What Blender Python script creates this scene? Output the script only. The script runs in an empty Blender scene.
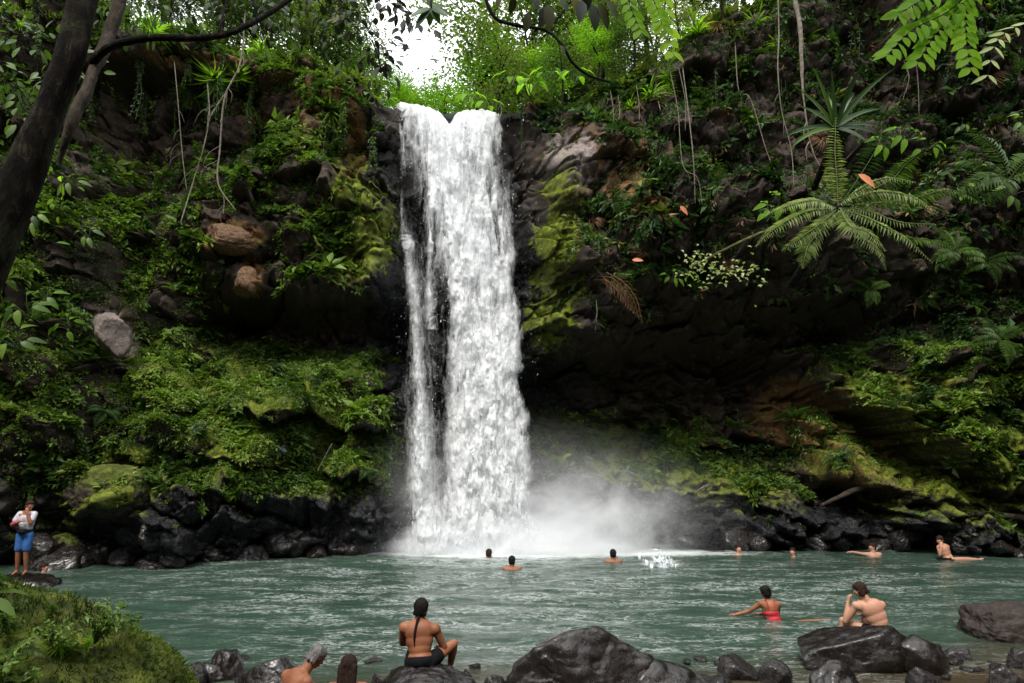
import bpy, math, random
import numpy as np
from mathutils import Vector, Matrix

rng = np.random.default_rng(7)
random.seed(7)
sc = bpy.context.scene
COL = sc.collection

# ------------------------------------------------------------------ camera
CAMH = 2.86
PITCH = math.radians(9.35)
F = 24.0 / 36.0 * 1024
cam = bpy.data.cameras.new('camera')
cam.lens = 24; cam.sensor_width = 36; cam.clip_end = 600; cam.clip_start = 0.05
camo = bpy.data.objects.new('camera', cam); COL.objects.link(camo)
camo.location = (0, 0, CAMH); camo.rotation_euler = (math.pi / 2 + PITCH, 0, 0)
sc.camera = camo
CP, SP = math.cos(PITCH), math.sin(PITCH)

def ray(px, py):
    u = (np.asarray(px, float) - 512) / F; v = (341.5 - np.asarray(py, float)) / F
    return u, CP - v * SP, SP + v * CP

def P(px, py, Y):
    dx, dy, dz = ray(px, py)
    t = np.asarray(Y, float) / dy
    r = np.stack(np.broadcast_arrays(dx * t, dy * t, CAMH + dz * t), -1)
    return r

def G(px, py, z=0.0):
    dx, dy, dz = ray(px, py)
    t = (z - CAMH) / dz
    return np.array([float(dx * t), float(dy * t), z])

def proj(p):
    x = p[..., 0]; y = p[..., 1]; z = p[..., 2] - CAMH
    d = y * CP + z * SP; up = -y * SP + z * CP
    ok = d > 0.5
    d = np.where(ok, d, 0.5)
    return np.where(ok, 512 + F * x / d, -3000 * np.sign(-x)), np.where(ok, 341.5 - F * up / d, 341.5)

# ------------------------------------------------------------------ noise
def _h(ix, iy, iz, s):
    n = (ix.astype(np.int64) * 73856093) ^ (iy.astype(np.int64) * 19349663) ^ (iz.astype(np.int64) * 83492791) ^ (s * 2654435 + 12345)
    n = n & 0xffffffff
    n = ((n ^ (n >> 15)) * 2246822519) & 0xffffffff
    n = ((n ^ (n >> 13)) * 3266489917) & 0xffffffff
    return n ^ (n >> 16)

def hf(ix, iy, iz, s):
    return _h(ix, iy, iz, s) / 4294967296.0

GR = np.array([[1,1,0],[-1,1,0],[1,-1,0],[-1,-1,0],[1,0,1],[-1,0,1],[1,0,-1],[-1,0,-1],[0,1,1],[0,-1,1],[0,1,-1],[0,-1,-1]], float)
def perlin(p, s=0):
    i = np.floor(p).astype(np.int64); f = p - i
    w = f * f * f * (f * (f * 6 - 15) + 10)
    out = 0
    for dx in (0, 1):
        for dy in (0, 1):
            for dz in (0, 1):
                g = GR[_h(i[..., 0] + dx, i[..., 1] + dy, i[..., 2] + dz, s) % 12]
                d = g[..., 0] * (f[..., 0] - dx) + g[..., 1] * (f[..., 1] - dy) + g[..., 2] * (f[..., 2] - dz)
                wt = (w[..., 0] if dx else 1 - w[..., 0]) * (w[..., 1] if dy else 1 - w[..., 1]) * (w[..., 2] if dz else 1 - w[..., 2])
                out = out + d * wt
    return out

def fbm(p, o=4, s=0, gain=.5, lac=2.03):
    a = 1; r = 0; q = np.asarray(p, float)
    for k in range(o):
        r = r + a * perlin(q, s + k * 17); a *= gain; q = q * lac + 3.7
    return r

def facets(p, s=0, tilt=1.0):
    """blocky rock: nearest jittered cell; its random offset plus a random tilt"""
    i = np.floor(p).astype(np.int64)
    best = np.full(p.shape[:-1], 1e9); second = best.copy()
    val = np.zeros(p.shape[:-1])
    for dx in (-1, 0, 1):
        for dy in (-1, 0, 1):
            for dz in (-1, 0, 1):
                c0, c1, c2 = i[..., 0] + dx, i[..., 1] + dy, i[..., 2] + dz
                j = np.stack([c0 + hf(c0, c1, c2, s), c1 + hf(c0, c1, c2, s + 1), c2 + hf(c0, c1, c2, s + 2)], -1)
                d = p - j
                dd = (d ** 2).sum(-1)
                v = hf(c0, c1, c2, s + 3) - .5 + tilt * (d[..., 0] * (hf(c0, c1, c2, s + 4) - .5) + d[..., 2] * (hf(c0, c1, c2, s + 5) - .5) + d[..., 1] * (hf(c0, c1, c2, s + 6) - .5))
                m = dd < best
                second = np.where(m, best, np.minimum(second, dd))
                val = np.where(m, v, val); best = np.where(m, dd, best)
    edge = np.sqrt(second) - np.sqrt(best)
    return val, edge

def sstep(a, b, x):
    t = np.clip((x - a) / (b - a), 0, 1); return t * t * (3 - 2 * t)

# ------------------------------------------------------------------ mesh helpers
def mesh_np(name, verts, quads=None, tris=None, attrs=None, smooth=True, matidx=None):
    verts = np.asarray(verts, np.float32).reshape(-1, 3)
    q = np.asarray(quads if quads is not None else np.zeros((0, 4)), np.int32).reshape(-1, 4)
    t = np.asarray(tris if tris is not None else np.zeros((0, 3)), np.int32).reshape(-1, 3)
    me = bpy.data.meshes.new(name)
    me.vertices.add(len(verts)); me.vertices.foreach_set('co', verts.ravel())
    nl = q.size + t.size
    me.loops.add(nl); me.loops.foreach_set('vertex_index', np.concatenate([q.ravel(), t.ravel()]).astype(np.int32))
    nf = len(q) + len(t)
    me.polygons.add(nf)
    st = np.concatenate([np.arange(len(q)) * 4, q.size + np.arange(len(t)) * 3]).astype(np.int32)
    me.polygons.foreach_set('loop_start', st)
    me.polygons.foreach_set('use_smooth', np.full(nf, smooth, bool))
    for k, v in (attrs or {}).items():
        v = np.asarray(v, np.float32)
        a = me.attributes.new(k, 'FLOAT_COLOR', 'POINT')
        a.data.foreach_set('color', v.ravel())
    me.update(calc_edges=True)
    return me

def link(name, me, mat=None, parent=None):
    o = bpy.data.objects.new(name, me); COL.objects.link(o)
    if mat is not None and me is not None and len(me.materials) == 0: me.materials.append(mat)
    if parent is not None: o.parent = parent
    return o

def tag(o, label=None, cat=None, group=None, kind=None):
    if label: o['label'] = label
    if cat: o['category'] = cat
    if group: o['group'] = group
    if kind: o['kind'] = kind
    return o

def thing(name, label, cat, loc=(0, 0, 0), rot=(0, 0, 0), group=None):
    o = bpy.data.objects.new(name, None); COL.objects.link(o)
    o.location = [float(v) for v in loc]; o.rotation_euler = rot; o.empty_display_size = .1
    return tag(o, label, cat, group)

def copy_tree(o, parent=None):
    c = o.copy(); COL.objects.link(c); c.parent = parent
    for ch in list(o.children): copy_tree(ch, c)
    return c

class Acc:
    def __init__(s): s.v = []; s.q = []; s.t = []; s.c = []; s.n = 0
    def add(s, v, q=None, t=None, c=None):
        v = np.asarray(v, float).reshape(-1, 3)
        if q is not None and len(q): s.q.append(np.asarray(q).reshape(-1, 4) + s.n)
        if t is not None and len(t): s.t.append(np.asarray(t).reshape(-1, 3) + s.n)
        if c is None: c = np.full((len(v), 4), .5)
        c = np.asarray(c, float)
        if c.ndim == 1: c = np.tile(c, (len(v), 1))
        s.c.append(c)
        s.v.append(v); s.n += len(v)
    def mesh(s, name, smooth=True):
        return mesh_np(name, np.concatenate(s.v), np.concatenate(s.q) if s.q else None, np.concatenate(s.t) if s.t else None, {'tint': np.concatenate(s.c)}, smooth)
    def build(s, name, mat, parent=None, smooth=True):
        return link(name, s.mesh(name, smooth), mat, parent)

def nrm(v): 
    v = np.asarray(v, float)
    return v / np.maximum(np.linalg.norm(v, axis=-1, keepdims=True), 1e-9)

def grid_faces(nr, nc, wrap=False):
    r = np.arange(nr - 1)[:, None]; c = np.arange(nc if wrap else nc - 1)[None, :]
    c2 = (c + 1) % nc
    a = r * nc + c; b = r * nc + c2; d = (r + 1) * nc + c; e = (r + 1) * nc + c2
    return np.stack([a, b, e, d], -1).reshape(-1, 4)

def smooth_path(pts, n):
    pts = np.asarray(pts, float); k = len(pts)
    t = np.linspace(0, k - 1, n); i = np.clip(t.astype(int), 0, k - 2); f = (t - i)[:, None]
    pp = np.concatenate([2 * pts[:1] - pts[1:2], pts, 2 * pts[-1:] - pts[-2:-1]])
    a, b, c, d = pp[i], pp[i + 1], pp[i + 2], pp[i + 3]
    return .5 * (2 * b + (c - a) * f + (2 * a - 5 * b + 4 * c - d) * f ** 2 + (3 * b - a - 3 * c + d) * f ** 3)

def tube(acc, pts, rad, seg=8, c=None, rough=0.0, n=None, seed=0, cap=True):
    pts = np.asarray(pts, float); rad = np.asarray(rad, float)
    if rad.ndim == 0: rad = np.full(len(pts), float(rad))
    if n:
        rad = np.interp(np.linspace(0, 1, n), np.linspace(0, 1, len(rad)), rad); pts = smooth_path(pts, n)
    m = len(pts)
    T = nrm(np.gradient(pts, axis=0))
    ref = np.array([0, 0, 1.]) if abs(T[:, 2]).mean() < .8 else np.array([0, 1., 0])
    A = nrm(np.cross(T, ref)); B = np.cross(T, A)
    th = np.linspace(0, 2 * math.pi, seg, endpoint=False)
    off = A[:, None, :] * np.cos(th)[None, :, None] + B[:, None, :] * np.sin(th)[None, :, None]
    R = rad[:, None]
    V = pts[:, None, :] + off * R[..., None]
    if rough:
        nz = fbm(V * (0.35 / max(rad.mean(), .01)) * np.array([1, 1, .4]), 4, seed)
        V = pts[:, None, :] + off * (R * (1 + rough * nz))[..., None]
    acc.add(V.reshape(-1, 3), q=grid_faces(m, seg, True), c=c)
    if cap:
        st = acc.n - m * seg; k = np.arange(seg); k2 = (k + 1) % seg
        for e, r in ((0, 0), (m - 1, (m - 1) * seg)):
            ci = acc.n
            acc.v.append(pts[e][None]); acc.c.append(np.full((1, 4), .5) if c is None else np.asarray(c, float).reshape(-1, 4)[:1]); acc.n += 1
            acc.t.append(np.stack([np.full(seg, ci), st + r + k, st + r + k2], -1))

def leaves(acc, pos, d, up, L, W, tint, fine=False, fold=.25, curl=.15):
    """vectorised leaves. pos,d,up (N,3); L,W (N,), tint (N,4)"""
    N = len(pos)
    if N == 0: return
    d = nrm(d); s = nrm(np.cross(d, up)); u = np.cross(s, d)
    L = np.broadcast_to(L, (N,))[:, None]; W = np.broadcast_to(W, (N,))[:, None]
    b = np.arange(N)[:, None]
    if not fine:
        v = np.stack([pos, pos + d * L * .45 + s * W * .5 + u * W * fold, pos + d * L - u * L * curl, pos + d * L * .45 - s * W * .5 + u * W * fold], 1)
        acc.add(v.reshape(-1, 3), t=np.concatenate([b * 4 + np.array([[0, 1, 2]]), b * 4 + np.array([[0, 2, 3]])]), c=np.repeat(tint, 4, 0))
    else:
        def pt(t, side, w):
            return pos + d * L * t - u * L * curl * t * t * 1.2 + s * W * .5 * side * w + u * W * fold * abs(side) * w
        v = np.stack([pt(0, 0, 0), pt(.22, 1, .8), pt(.22, -1, .8), pt(.5, 1, 1), pt(.5, -1, 1), pt(.8, 1, .62), pt(.8, -1, .62), pt(1.02, 0, 0),
                      pt(.22, 0, 0), pt(.5, 0, 0), pt(.8, 0, 0)], 1)
        tq = np.array([[8, 1, 3, 9], [8, 9, 4, 2], [9, 3, 5, 10], [9, 10, 6, 4]])
        tt = np.array([[0, 1, 8], [0, 8, 2], [5, 7, 10], [10, 7, 6]])
        acc.add(v.reshape(-1, 3), q=(b[:, :, None] * 11 + tq[None]).reshape(-1, 4), t=(b[:, :, None] * 11 + tt[None]).reshape(-1, 3), c=np.repeat(tint, 11, 0))

def rtint(N, g=.5, sp=.25, h=.5, hs=.25):
    return np.stack([np.clip(rng.normal(h, hs, N), 0, 1), np.clip(rng.normal(g, sp, N), 0, 1), rng.random(N), np.ones(N)], -1)

# ------------------------------------------------------------------ materials
def newmat(name):
    m = bpy.data.materials.new(name); m.use_nodes = True
    nt = m.node_tree; nt.nodes.clear()
    out = nt.nodes.new('ShaderNodeOutputMaterial')
    return m, nt, out
def N_(nt, t, **k):
    n = nt.nodes.new('ShaderNode' + t)
    for a, b in k.items():
        if a.startswith('i_'):
            key = a[2:].replace('_', ' ')
            n.inputs[int(key) if key.isdigit() else key].default_value = b
        else: setattr(n, a, b)
    return n
def L_(nt, a, b): nt.links.new(a, b)
def noise(nt, vec, scale, detail=6, rough=.6, dist=0):
    n = N_(nt, 'TexNoise'); n.inputs['Scale'].default_value = scale; n.inputs['Detail'].default_value = detail
    n.inputs['Roughness'].default_value = rough; n.inputs['Distortion'].default_value = dist
    if vec is not None: L_(nt, vec, n.inputs['Vector'])
    return n
def ramp(nt, fac, stops):
    r = N_(nt, 'ValToRGB'); e = r.color_ramp.elements
    while len(e) < len(stops): e.new(.5)
    for el, (p, c) in zip(e, stops):
        el.position = p; el.color = (*c, 1) if len(c) == 3 else c
    L_(nt, fac, r.inputs['Fac']); return r
def mixc(nt, fac, a, b, blend='MIX'):
    m = N_(nt, 'MixRGB', blend_type=blend)
    for s, v in ((m.inputs['Fac'], fac), (m.inputs['Color1'], a), (m.inputs['Color2'], b)):
        if isinstance(v, (int, float)): s.default_value = v
        elif isinstance(v, tuple): s.default_value = (*v, 1)
        else: L_(nt, v, s)
    return m.outputs[0]
def math_(nt, op, a, b=None, clamp=False):
    m = N_(nt, 'Math', operation=op); m.use_clamp = clamp
    for s, v in zip(m.inputs, (a, b)):
        if v is None: continue
        if isinstance(v, (int, float)): s.default_value = v
        else: L_(nt, v, s)
    return m.outputs[0]
def mapping(nt, vec, scale):
    m = N_(nt, 'Mapping'); m.inputs['Scale'].default_value = scale; L_(nt, vec, m.inputs['Vector']); return m.outputs[0]

def leaf_mat(name, dark, mid, light, trans=.35, rough=.45, yellow=(.22, .2, .03), spec=.3):
    m, nt, out = newmat(name)
    at = N_(nt, 'Attribute', attribute_name='tint'); sep = N_(nt, 'SeparateColor'); L_(nt, at.outputs['Color'], sep.inputs[0])
    oi = N_(nt, 'ObjectInfo')
    g = math_(nt, 'ADD', sep.outputs[1], math_(nt, 'MULTIPLY', math_(nt, 'SUBTRACT', oi.outputs['Random'], .5), .35), True)
    r = ramp(nt, g, [(0, dark), (.5, mid), (1, light)])
    hy = math_(nt, 'MULTIPLY', math_(nt, 'SUBTRACT', sep.outputs[0], .6, True), 1.2, True)
    c = mixc(nt, hy, r.outputs[0], yellow)
    geo = N_(nt, 'TexCoord')
    nz = noise(nt, geo.outputs['Object'], 9, 3)
    c = mixc(nt, .35, c, mixc(nt, nz.outputs['Fac'], (.45, .45, .45), (1.5, 1.5, 1.5)), 'MULTIPLY')
    b = N_(nt, 'BsdfPrincipled'); L_(nt, c, b.inputs['Base Color']); b.inputs['Roughness'].default_value = rough
    b.inputs['Specular IOR Level'].default_value = spec
    t = N_(nt, 'BsdfTranslucent'); L_(nt, mixc(nt, 1.0, c, (1.3, 1.45, .55), 'MULTIPLY'), t.inputs['Color'])
    mx = N_(nt, 'MixShader', i_0=trans); L_(nt, b.outputs[0], mx.inputs[1]); L_(nt, t.outputs[0], mx.inputs[2])
    L_(nt, mx.outputs[0], out.inputs[0]); return m

def simple(name, col, rough=.6, col2=None, scale=8, bump=.0, bscale=30, spec=.5, coat=0, sss=0, stretch=(1, 1, 1), metallic=0):
    m, nt, out = newmat(name)
    tc = N_(nt, 'TexCoord'); v = mapping(nt, tc.outputs['Object'], stretch)
    b = N_(nt, 'BsdfPrincipled'); b.inputs['Roughness'].default_value = rough
    b.inputs['Specular IOR Level'].default_value = spec; b.inputs['Coat Weight'].default_value = coat
    b.inputs['Metallic'].default_value = metallic
    b.inputs['Subsurface Weight'].default_value = sss
    if sss: b.inputs['Subsurface Radius'].default_value = (.02, .008, .004); b.inputs['Subsurface Scale'].default_value = 1
    nz = noise(nt, v, scale)
    r = ramp(nt, nz.outputs['Fac'], [(.3, col), (.7, col2 or tuple(c * .7 for c in col))]); L_(nt, r.outputs[0], b.inputs['Base Color'])
    if bump:
        bn = N_(nt, 'Bump'); bn.inputs['Strength'].default_value = bump; bn.inputs['Distance'].default_value = .02
        L_(nt, noise(nt, v, bscale).outputs['Fac'], bn.inputs['Height']); L_(nt, bn.outputs[0], b.inputs['Normal'])
    L_(nt, b.outputs[0], out.inputs[0]); return m

def rock_mat(name, attr=True, wet=.0, moss=.0, scale=1.0, warm=0):
    m, nt, out = newmat(name)
    tc = N_(nt, 'TexCoord'); vec = tc.outputs['Object'] if not attr else N_(nt, 'NewGeometry').outputs['Position']
    if not attr: vec = mapping(nt, vec, (scale,) * 3)
    n1 = noise(nt, vec, 1.1, 8, .65, .3); n2 = noise(nt, vec, 6, 8, .7, .2); n3 = noise(nt, vec, 28, 5, .7)
    n4 = noise(nt, vec, 13, 6, .75, .1)
    mxf = math_(nt, 'ADD', math_(nt, 'MULTIPLY', n2.outputs['Fac'], .55), math_(nt, 'MULTIPLY', n4.outputs['Fac'], .45))
    base = ramp(nt, mxf, [(.34, (.007, .006, .006)), (.5, (.030, .025, .022)), (.64, (.105, .088, .075))]).outputs[0]
    base = mixc(nt, n1.outputs['Fac'], base, mixc(nt, n2.outputs['Fac'], (.02, .013, .008), (.085, .05, .028)))
    if attr:
        at = N_(nt, 'Attribute', attribute_name='mask'); sep = N_(nt, 'SeparateColor'); L_(nt, at.outputs['Color'], sep.inputs[0])
        M, O, W, PA = sep.outputs[0], sep.outputs[1], sep.outputs[2], at.outputs['Alpha']
        def brk(x, nn, k=1.3):
            return math_(nt, 'ADD', math_(nt, 'MULTIPLY', x, 2.6), math_(nt, 'SUBTRACT', math_(nt, 'MULTIPLY', nn, k * 2), 1.0 + k), True)
        M = brk(M, n2.outputs['Fac']); O = brk(O, n1.outputs['Fac']); PA = brk(PA, n2.outputs['Fac'])
        och = ramp(nt, n2.outputs['Fac'], [(.3, (.07, .035, .012)), (.55, (.2, .105, .035)), (.75, (.3, .19, .09))]).outputs[0]
        base = mixc(nt, O, base, och)
        pale = ramp(nt, n3.outputs['Fac'], [(.3, (.13, .105, .095)), (.7, (.34, .28, .26))]).outputs[0]
        base = mixc(nt, PA, base, pale)
        wetf = W
        base = mixc(nt, wetf, base, ramp(nt, mxf, [(.38, (.004, .004, .005)), (.55, (.017, .017, .019)), (.68, (.06, .06, .066))]).outputs[0])
        mossf = M
    else:
        base = mixc(nt, .85 * wet, base, ramp(nt, mxf, [(.40, (.002, .002, .0025)), (.54, (.007, .0068, .008)), (.66, (.045, .043, .046)), (.8, (.12, .115, .11))]).outputs[0])
        if warm: base = mixc(nt, warm, base, ramp(nt, mxf, [(.36, (.03, .014, .007)), (.5, (.12, .06, .026)), (.66, (.24, .15, .08))]).outputs[0])
        v = N_(nt, 'Value'); v.outputs[0].default_value = wet; wetf = v.outputs[0]
        gg = N_(nt, 'NewGeometry'); sx = N_(nt, 'SeparateXYZ'); L_(nt, gg.outputs['Normal'], sx.inputs[0])
        mossf = math_(nt, 'MULTIPLY', math_(nt, 'ADD', math_(nt, 'MULTIPLY', sx.outputs[2], 1.2), math_(nt, 'SUBTRACT', n1.outputs['Fac'], .42), True), moss, True)
    mk = 1.0 if attr else .55
    mcol = ramp(nt, n2.outputs['Fac'], [(.28, (.018 * mk, .028 * mk, .004)), (.5, (.10 * mk, .125 * mk, .009)), (.72, (.27 * mk, .29 * mk, .022))]).outputs[0]
    base = mixc(nt, mossf, base, mcol)
    b = N_(nt, 'BsdfPrincipled'); L_(nt, base, b.inputs['Base Color'])
    rg = math_(nt, 'SUBTRACT', .85, math_(nt, 'MULTIPLY', wetf, .62))
    rg = math_(nt, 'ADD', rg, math_(nt, 'MULTIPLY', mossf, .4))
    rg = math_(nt, 'ADD', rg, math_(nt, 'MULTIPLY', math_(nt, 'SUBTRACT', n2.outputs['Fac'], .5), 1.1), True)
    rg = math_(nt, 'MAXIMUM', rg, .13)
    L_(nt, rg, b.inputs['Roughness'])
    b.inputs['Specular IOR Level'].default_value = .38
    if wet > .8: b.inputs['Coat Weight'].default_value = .45; b.inputs['Coat Roughness'].default_value = .2; b.inputs['Coat IOR'].default_value = 1.4
    h = math_(nt, 'ADD', math_(nt, 'MULTIPLY', n1.outputs['Fac'], .25), math_(nt, 'ADD', math_(nt, 'MULTIPLY', n2.outputs['Fac'], .12), math_(nt, 'ADD', math_(nt, 'MULTIPLY', n4.outputs['Fac'], .07), math_(nt, 'MULTIPLY', n3.outputs['Fac'], .04))))
    bn = N_(nt, 'Bump'); bn.inputs['Strength'].default_value = .9; bn.inputs['Distance'].default_value = .55 if attr else (.16 if wet > .8 else .3)
    L_(nt, h, bn.inputs['Height']); L_(nt, bn.outputs[0], b.inputs['Normal'])
    L_(nt, b.outputs[0], out.inputs[0]); return m

M_cliff = rock_mat('cliff_rock')
M_wet = rock_mat('wet_rock', False, .95, 0, 1)
M_damp = rock_mat('damp_rock', False, .55, .8, 1)
M_mossr = rock_mat('mossy_rock', False, .1, 2.2, 1)
M_brownr = rock_mat('brown_rock', False, .4, .0, 1)
M_ochre = rock_mat('ochre_rock', False, .2, .0, 1, .85)
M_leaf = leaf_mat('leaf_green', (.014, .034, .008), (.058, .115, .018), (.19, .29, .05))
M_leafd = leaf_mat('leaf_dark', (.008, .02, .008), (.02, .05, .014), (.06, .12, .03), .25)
M_leafb = leaf_mat('leaf_bright', (.07, .15, .012), (.17, .33, .03), (.34, .52, .06), .68, .5, (.3, .3, .03), .15)
M_leaft = leaf_mat('leaf_tree', (.035, .06, .014), (.12, .175, .04), (.30, .36, .10), .5)
M_fern = leaf_mat('fern_pale', (.07, .10, .035), (.17, .22, .085), (.44, .50, .25), .35, .6)
M_dead = leaf_mat('dead_leaf', (.09, .05, .025), (.22, .13, .07), (.38, .24, .14), .2, .8, (.35, .15, .06))
M_orange = leaf_mat('orange_leaf', (.4, .13, .05), (.65, .22, .1), (.75, .35, .2), .3, .6, (.7, .3, .15))
M_moss = leaf_mat('moss_blade', (.014, .028, .003), (.060, .105, .008), (.20, .27, .022), .3, .9, (.10, .09, .02))
def bark_mat():
    m, nt, out = newmat('bark_dark'); tc = N_(nt, 'TexCoord'); v = mapping(nt, tc.outputs['Object'], (1, 1, .4))
    a = noise(nt, v, 14, 8, .75, .6); b_ = noise(nt, tc.outputs['Object'], 3.2, 5, .65, .4); c_ = noise(nt, v, 55, 4, .7)
    col = ramp(nt, a.outputs['Fac'], [(.40, (.002, .0016, .0013)), (.54, (.012, .009, .006)), (.68, (.085, .068, .05))]).outputs[0]
    patch = math_(nt, 'MULTIPLY', math_(nt, 'SUBTRACT', b_.outputs['Fac'], .52, True), 7, True)
    col = mixc(nt, math_(nt, 'MULTIPLY', patch, .7), col, ramp(nt, c_.outputs['Fac'], [(.35, (.02, .03, .008)), (.65, (.09, .09, .05))]).outputs[0])
    b = N_(nt, 'BsdfPrincipled'); L_(nt, col, b.inputs['Base Color']); b.inputs['Roughness'].default_value = .9; b.inputs['Specular IOR Level'].default_value = .12
    bn = N_(nt, 'Bump'); bn.inputs['Strength'].default_value = 1; bn.inputs['Distance'].default_value = .06
    L_(nt, math_(nt, 'ADD', a.outputs['Fac'], math_(nt, 'MULTIPLY', c_.outputs['Fac'], .3)), bn.inputs['Height']); L_(nt, bn.outputs[0], b.inputs['Normal']); L_(nt, b.outputs[0], out.inputs[0]); return m
M_bark = bark_mat()
M_barkl = simple('bark_pale', (.24, .2, .15), .85, (.07, .055, .04), 12, .8, 30, stretch=(1, 1, .5))
M_root = simple('root_pale', (.22, .185, .14), .85, (.06, .048, .035), 14)
M_stem = simple('stem_green', (.06, .09, .03), .7, (.03, .04, .015), 10)
# ------------------------------------------------------------------ world, sun
w = bpy.data.worlds.new('World'); sc.world = w; w.use_nodes = True
nt = w.node_tree; nt.nodes.clear()
SUN_EL, SUN_AZ = math.radians(56), math.radians(196)      # azimuth the light comes from, clockwise from +Y
sky = N_(nt, 'TexSky', sky_type='NISHITA'); sky.sun_disc = False; sky.sun_elevation = SUN_EL; sky.sun_rotation = SUN_AZ
tc = N_(nt, 'TexCoord')
cl = noise(nt, tc.outputs['Generated'], 2.2, 7, .6, .4)
cr = ramp(nt, cl.outputs['Fac'], [(.28, (.55,) * 3), (.55, (1,) * 3)])
bg1 = N_(nt, 'Background'); bg1.inputs['Strength'].default_value = .12; L_(nt, sky.outputs[0], bg1.inputs[0])
bg2 = N_(nt, 'Background'); bg2.inputs['Strength'].default_value = 2.25; bg2.inputs[0].default_value = (.96, .98, 1, 1)
mx = N_(nt, 'MixShader'); L_(nt, cr.outputs[0], mx.inputs[0]); L_(nt, bg1.outputs[0], mx.inputs[1]); L_(nt, bg2.outputs[0], mx.inputs[2])
wo = N_(nt, 'OutputWorld'); L_(nt, mx.outputs[0], wo.inputs[0])
sun = bpy.data.lights.new('sun', 'SUN'); sun.energy = 4.1; sun.angle = math.radians(14); sun.color = (1, .95, .87)
so = bpy.data.objects.new('sun', sun); COL.objects.link(so)
sd = Vector((math.sin(SUN_AZ) * math.cos(SUN_EL), math.cos(SUN_AZ) * math.cos(SUN_EL), math.sin(SUN_EL)))
so.rotation_euler = sd.to_track_quat('Z', 'Y').to_euler()

sc.render.engine = 'CYCLES'
sc.view_settings.view_transform = 'Standard'; sc.view_settings.look = 'None'; sc.view_settings.exposure = 0
cy = sc.cycles
cy.max_bounces = 7; cy.diffuse_bounces = 4; cy.glossy_bounces = 2; cy.transmission_bounces = 3; cy.transparent_max_bounces = 14; cy.volume_bounces = 5
cy.sample_clamp_indirect = 6; cy.use_denoising = True; cy.caustics_reflective = False; cy.caustics_refractive = False
cy.volume_step_rate = 2.0; cy.volume_max_steps = 96
sc.render.use_persistent_data = False

# ------------------------------------------------------------------ authored feature maps, in view angles
def blobs(px, py, B):
    """B rows: (cx, cy, rx, ry, rotation degrees, hardness, amplitude)"""
    r = np.zeros(np.broadcast(px, py).shape)
    for cx, cy_, rx, ry, rot, hd, amp in B:
        a = math.radians(rot); dx = px - cx; dy = py - cy_
        u = (dx * math.cos(a) + dy * math.sin(a)) / rx; v = (-dx * math.sin(a) + dy * math.cos(a)) / ry
        q = np.sqrt(u * u + v * v)
        r = r + amp / (1 + np.exp(np.clip((q - 1) * hd, -30, 30)))
    return r

DB = [  # relief of the gorge wall, metres towards the pool
 (870, 120, 240, 160, 0, 9, 1.6), (760, 250, 230, 62, 4, 14, .8), (620, 215, 75, 110, 0, 9, .8),
 (690, 412, 175, 60, 3, 8, -2.7), (640, 395, 110, 45, 0, 10, -1.0), (800, 350, 60, 30, 0, 8, -.5),
 (930, 470, 140, 60, 32, 8, 2.1), (1010, 400, 110, 80, 30, 8, 1.9), (860, 470, 90, 26, 38, 12, 1.0), (800, 440, 55, 22, 50, 12, .6),
 (905, 425, 95, 18, 30, 16, 1.0), (950, 478, 110, 12, 34, 18, -1.0), (880, 440, 80, 8, 36, 18, -.9), (880, 500, 55, 15, 12, 14, -1.1), (880, 540, 180, 30, 0, 7, 1.0), (720, 505, 140, 30, 12, 6, .9),
 (90, 440, 210, 95, 8, 5, 1.8), (290, 455, 130, 60, 14, 6, .9), (110, 480, 42, 30, -20, 8, .6), (30, 200, 85, 230, 0, 6, 1.8),
 (300, 235, 105, 80, 0, 8, 1.0), (228, 238, 38, 24, 0, 14, .7), (248, 280, 16, 24, 20, 14, .7), (310, 335, 115, 32, 4, 9, -1.5), (175, 135, 95, 62, 0, 8, -.8), (190, 62, 120, 20, 4, 12, .8),
 (345, 110, 30, 25, 0, 12, .3), (380, 200, 22, 95, 0, 10, .35), (385, 285, 22, 38, 0, 12, .6), (400, 440, 40, 90, 0, 8, .1),
 (455, 330, 74, 262, 0, 14, -.8), (537, 295, 22, 65, 0, 10, .4), (566, 265, 24, 85, 0, 10, .5), (575, 165, 38, 35, 0, 10, .5), (555, 110, 40, 25, 0, 10, .3),
 (120, 335, 26, 34, 0, 10, .5), (200, 525, 260, 40, 0, 7, .9), (360, 500, 70, 40, 0, 8, .3),
]
MOSS = [(560, 262, 24, 92, 4, 6, 1.5), (548, 330, 22, 30, 0, 6, .6), (350, 235, 42, 55, 20, 5, 1.3), (375, 240, 14, 22, 0, 6, .6), (112, 482, 50, 32, -15, 6, 1.4), (210, 390, 90, 55, 10, 3, .75),
 (330, 440, 90, 55, 10, 4, .65), (330, 405, 20, 40, 0, 5, .5), (250, 475, 80, 25, 0, 4, .6), (900, 430, 110, 40, 25, 4, .8), (970, 470, 90, 55, 30, 4, .7), (1010, 400, 30, 50, 0, 5, .9), (850, 480, 60, 18, 35, 5, .6),
 (700, 470, 110, 32, 12, 4, .75), (620, 440, 110, 40, 0, 3, .35), (930, 400, 60, 25, 0, 5, .7), (60, 540, 60, 40, 0, 5, .6), (350, 160, 14, 50, 0, 6, .5), (130, 180, 120, 150, 0, 2, .25), (800, 200, 200, 120, 0, 2, .2), (455, 260, 40, 60, 0, 3, .2)]
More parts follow.
